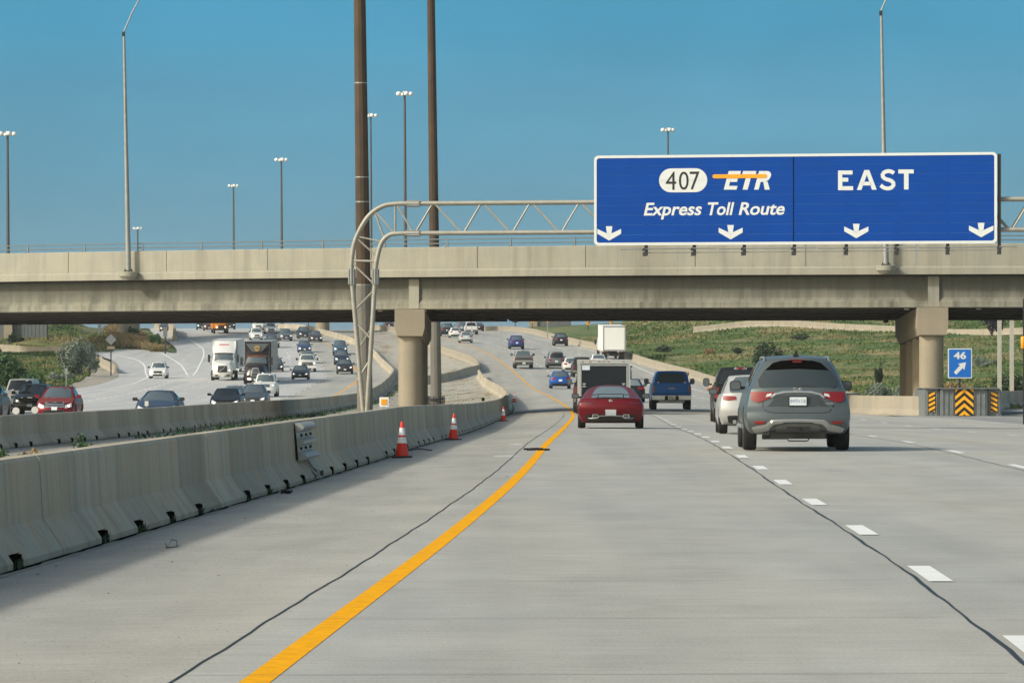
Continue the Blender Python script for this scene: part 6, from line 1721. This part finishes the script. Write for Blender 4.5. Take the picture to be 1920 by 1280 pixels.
X, Y = field(1500, 130, 420, lambda y: (XB2(y) + .35, XB2(y) + 1.1)); blades('median_edge_weeds', X, Y, .22, .05, L_GREEN, 'green weeds growing along the foot of the far median barrier', 'weeds')
# bushes: leaf clouds round a few stems
def bush(x, y, rx, ry, rz, n, leaf, mat, label, cat='bush', name='bush', zc=.5, stems=5, lift=0.0, clumps=14, spread=.75):
    z0 = float(ground(x, y)) + lift; r = empty(name, (x, y, z0), label, cat)
    cc = []
    for _ in range(clumps):
        d = rng.normal(0, 1, 3); d /= np.linalg.norm(d); rad = rng.random() ** .45 * spread
        cc.append((d[0] * rx * rad, d[1] * ry * rad, rz * (zc + .5 * d[2] * rad * 1.2)))
    cc = np.array(cc); idx = rng.integers(0, clumps, n)
    cr = rng.uniform(.22, .42, clumps)[idx]
    d = rng.normal(0, 1, (n, 3)); d /= np.linalg.norm(d, axis=1)[:, None]; rr_ = rng.random(n) ** .4
    P = cc[idx] + d * (cr * rr_)[:, None] * np.array([rx, ry, rz])
    P[:, 2] = np.clip(P[:, 2], .02, None)
    a = rng.normal(0, 1, (n, 3)); a /= np.linalg.norm(a, axis=1)[:, None]; b_ = np.cross(a, rng.normal(0, 1, (n, 3))); b_ /= np.linalg.norm(b_, axis=1)[:, None]
    s = (leaf * rng.uniform(.6, 1.4, n))[:, None]
    v = np.stack([P - a * s * .5 - b_ * s, P + a * s * .5 - b_ * s * .2, P + b_ * s, P - a * s * .5 + b_ * s * .1], 1)
    mk_np('foliage', v.reshape(-1, 3), np.arange(n * 4).reshape(-1, 4), mat, r)
    m_ = MB()
    for k in range(stems):
        c0 = cc[k % clumps]; m_.tube((0 + .1 * k * rng.uniform(-1, 1) * rx * .2, 0, -.1), (c0[0], c0[1], c0[2]), .05 * rz ** .5, .015, 6)
    m_.build('trunk' if cat == 'tree' else 'stems', M_BARK, r); return r
def at(u, Y): return ((u - 960) / F * Y, Y)
x, y = at(20, 400); bush(x, y, 2.6, 3, 2.9, 5200, .16, L_GREEN, 'big green leafy bush at the left edge behind the beige vehicle', zc=.45, clumps=20)
x, y = at(62, 395); bush(x, y, 1.5, 2, 1.7, 2200, .14, L_GREEN, 'smaller green bush, right shoulder of the big leafy bush', zc=.4)
x, y = at(-8, 470); bush(x, y, 1.6, 2, 2.6, 1800, .17, L_DARK, 'dark bush at the left edge below the grey abutment', zc=.6)
x, y = at(133, 455); bush(x, y, 2.3, 2.3, 3.4, 6000, .12, L_SILVER, 'silvery grey-green tree beside the joining ramp', 'tree', 'silver_tree', zc=.62, stems=8, clumps=20)
x, y = at(166, 465); bush(x, y, 1.3, 1.5, 3.0, 2600, .12, L_SILVER, 'slimmer silvery bush right of the silvery tree', zc=.6)
x, y = at(112, 432); bush(x, y, 1.9, 1.8, 1.2, 2200, .11, L_SILVER, 'low silvery shrub in front of the silvery tree', zc=.4)
x, y = at(112, 385); bush(x, y, 1.5, 1.5, .8, 1400, .10, L_GREEN, 'low green shrub at the foot of the silvery shrubs', zc=.4)
x, y = at(28, 592); bush(x, y, 1.5, 1.5, 1.4, 700, .2, L_DARK, 'small dark bush at the foot of the grey abutment', zc=.5)
x, y = at(291, 578); bush(x, y, 1.0, 1.5, 2.1, 900, .14, L_GREEN, 'tall green weeds at the right end of the weedy island', zc=.5)
x, y = at(248, 600); bush(x, y, 1.1, 1, 1.7, 700, .18, L_GREEN, 'small green bush at the foot of the two round columns', zc=.5)
x, y = at(1444, 400); bush(x, y, 1.8, 2, 2.6, 2600, .14, L_DARK, 'dark green bush on the slope above the grey SUV roof', zc=.5, lift=.8)
x, y = at(1482, 380); bush(x, y, 1.7, 2, 1.5, 1800, .11, L_SILVER, 'pale silvery shrub right of the dark bush on the slope', zc=.5, lift=.8)
x, y = at(1649, 330); bush(x, y, .45, .5, 1.25, 1500, .07, L_DARK, 'small upright dark green bush on the slope left of the right pier', zc=.5, lift=.5)
x, y = at(1860, 560); bush(x, y, 2.0, 2, 4.6, 3500, .17, L_PURPLE, 'dark purple-leaved tree on the slope at the right', 'tree', 'purple_tree', zc=.55)
x, y = at(1650, 262); bush(x, y, 1.2, 2.5, 1.3, 2600, .07, L_SILVER, 'grey-green reed patch behind the barrier left of the right pier', zc=.45)
x, y = at(1690, 258); bush(x, y, .8, 2, 1.1, 1500, .07, L_SILVER, 'grey-green reed patch touching the right pier', zc=.45)
x, y = at(1893, 262); bush(x, y, 1.3, 1.5, 1.5, 2400, .08, L_DARK, 'dark green bush between the two pale posts', zc=.45)
x, y = at(1835, 258); bush(x, y, .9, 1.2, .9, 1200, .07, L_GREEN, 'low green shrub behind the crash cushion', zc=.4)
x, y = at(1383, 470); bush(x, y, .8, 1, .7, 500, .1, L_DARK, 'small dark shrub under the tan ramp barrier', zc=.4, lift=1)
for u_, Y_, r_, h_, m__, lb in ((1245, 520, 1.3, 1.0, L_DARK, 'low dark shrub on the slope just right of the white box truck'), (1330, 500, 1.0, .7, L_TAN, 'straw-coloured shrub patch on the slope under the left end of the ramp barrier'),
        (1560, 330, 1.2, .7, L_SILVER, 'pale shrub on the slope between the grey SUV roof and the upright bush'), (1590, 275, 1.1, .9, L_TAN, 'dry tan weed clump behind the barrier right of the grey SUV mirror'),
        (1790, 300, 1.2, .8, L_TAN, 'dry tan weed clump behind the small blue exit sign'), (1845, 420, 1.5, .9, L_SILVER, 'pale shrub on the slope right of the small blue exit sign'),
        (1500, 540, 1.4, .8, L_DARK, 'dark shrub touching the foot of the ramp barrier in the middle of the slope'), (1290, 430, .9, .6, L_TAN, 'tan weed clump close behind the right barrier near the blue pickup')):
    x, y = at(u_, Y_); bush(x, y, r_, r_, h_, 900, .10, m__, lb, zc=.4)
# plants between the near barriers
def nb(u, Y, *a, **k): x = (u - 960) / F * Y; return bush(x, Y, *a, **k)
nb(156, 92, .32, .3, .62, 420, .045, L_GREEN, 'leafy green weed growing between the two left barriers', cat='weed', name='weed_plant', zc=.45)
nb(60, 86, .38, .3, .40, 420, .035, L_TAN, 'dry grassy tuft between the two left barriers', cat='weed', name='weed_plant', zc=.4)
nb(2, 84, .16, .2, .55, 260, .035, L_GREEN, 'green weed at the left edge between the barriers', cat='weed', name='weed_plant', zc=.45)

# ================================================================== THE SECOND BRIDGE BEHIND (columns, abutments, hidden deck)
b2r = empty('far_bridge', (-30, 700, 6), 'second bridge behind the first, seen by its round columns and grey abutments', 'bridge')
def bl(Y): return -62 + (Y - 590) * .241
vsd = []
for Y in np.linspace(540, 900, 25):
    zt2 = 12.2 + (Y - 590) * .0145; xx0 = bl(Y)
    for dx, dz in ((-4, 0), (4, 0), (4, 1.4), (-4, 1.4)): vsd.append((xx0 + dx * 1.0, Y - dx * .24, zt2 + dz))
mk('deck', vsd, [(i * 4 + k, (i + 1) * 4 + k, (i + 1) * 4 + (k + 1) % 4, i * 4 + (k + 1) % 4) for i in range(24) for k in range(4)] + [(0, 1, 2, 3), (99, 98, 97, 96)], M_PARAPET, b2r)
for u, Y in ((230, 600), (251, 606)):
    x = (u - 960) / F * Y; MB().tube((x, Y, float(ground(x, Y)) - 1), (x, Y, 12.3), .82, .82, 24, False).build('column', M_PIER, b2r, 40)
x = (605 - 960) / F * 720; m_ = MB(); m_.tube((x, 720, 6), (x, 720, 14.0), 1.15, 1.15, 24, False); m_.build('column', M_PIER, b2r, 40)
gw = concrete_wall('grey_wall', (.12, .14, .158), (.135, .15, .165), (.09, .10, .11), .6, .4)
Y = 600; xa, xb = (24 - 960) / F * Y, (88 - 960) / F * Y
mw = MB()
mw.box(((xa + xb) / 2, Y + .8, 8.6), (xb - xa, 1.2, 9.0)); mw.build('abutment_wall', gw, b2r)
for k in range(9):
    MB().box((xa + (xb - xa) * (k + .5) / 9, Y + .14, 8.6), ((xb - xa) / 9 - .05, .12, 8.9)).build('wall_panel', gw, b2r)
MB().box((xa - .6, Y, 8.6), (1.2, 1.4, 9)).build('abutment_edge', M_PIER, b2r)
MB().box((xa - 8, Y + 2, 8.6), (13.6, 1.2, 9)).build('wing_wall', gw, b2r)
Y = 900; xa, xb = (1007 - 960) / F * Y, (1071 - 960) / F * Y
MB().box(((xa + xb) / 2, Y, 13), (xb - xa, 1.4, 8.5)).build('abutment_wall', gw, b2r)
xc = (1000 - 960) / F * Y; MB().box((xc, Y - .3, 13), (1.7, 1.6, 8.5)).build('abutment_edge', M_PIER, b2r)
unloc(b2r)
scene.cycles.max_bounces = 6

# dark weeds sprouting from the nearest drain notches
for c0 in b1.children:
    if c0.name.startswith('notch_shade'):
        w = [b1.matrix_basis @ Vector(v.co) for v in c0.data.vertices]
        break
nx_, ny_ = [], []
for ch in b1.children:
    if ch.name.startswith('notch_shade'):
        cx_ = sum(v.co.x for v in ch.data.vertices) / 8; cy_ = sum(v.co.y for v in ch.data.vertices) / 8
        if cy_ < 62:
            k = 60 if rng.random() < .6 else 16
            nx_ += list(cx_ + .29 + rng.normal(0, .012, k)); ny_ += list(cy_ + rng.uniform(-.25, .25, k))
blades('notch_weeds', np.array(nx_), np.array(ny_), .085, .012, L_DARK, 'small dark weeds sprouting from the drain notches of the near barrier', 'weeds', lean=.35, lift=0)

# thin summer haze
hm = bpy.data.materials.new('haze_air'); hm.use_nodes = True; hn = hm.node_tree.nodes; hl = hm.node_tree.links; hn.clear()
ho = hn.new('ShaderNodeOutputMaterial'); hv = hn.new('ShaderNodeVolumePrincipled')
hv.inputs['Color'].default_value = (.86, .92, .97, 1); hv.inputs['Density'].default_value = .00009
hl.new(hv.outputs[0], ho.inputs['Volume'])
hz = MB().box((0, 4400, 26.5), (12600, 9600, 57)).build('haze', hm); hz['kind'] = 'stuff'; hz['label'] = 'thin pale summer haze filling the air over the whole highway'
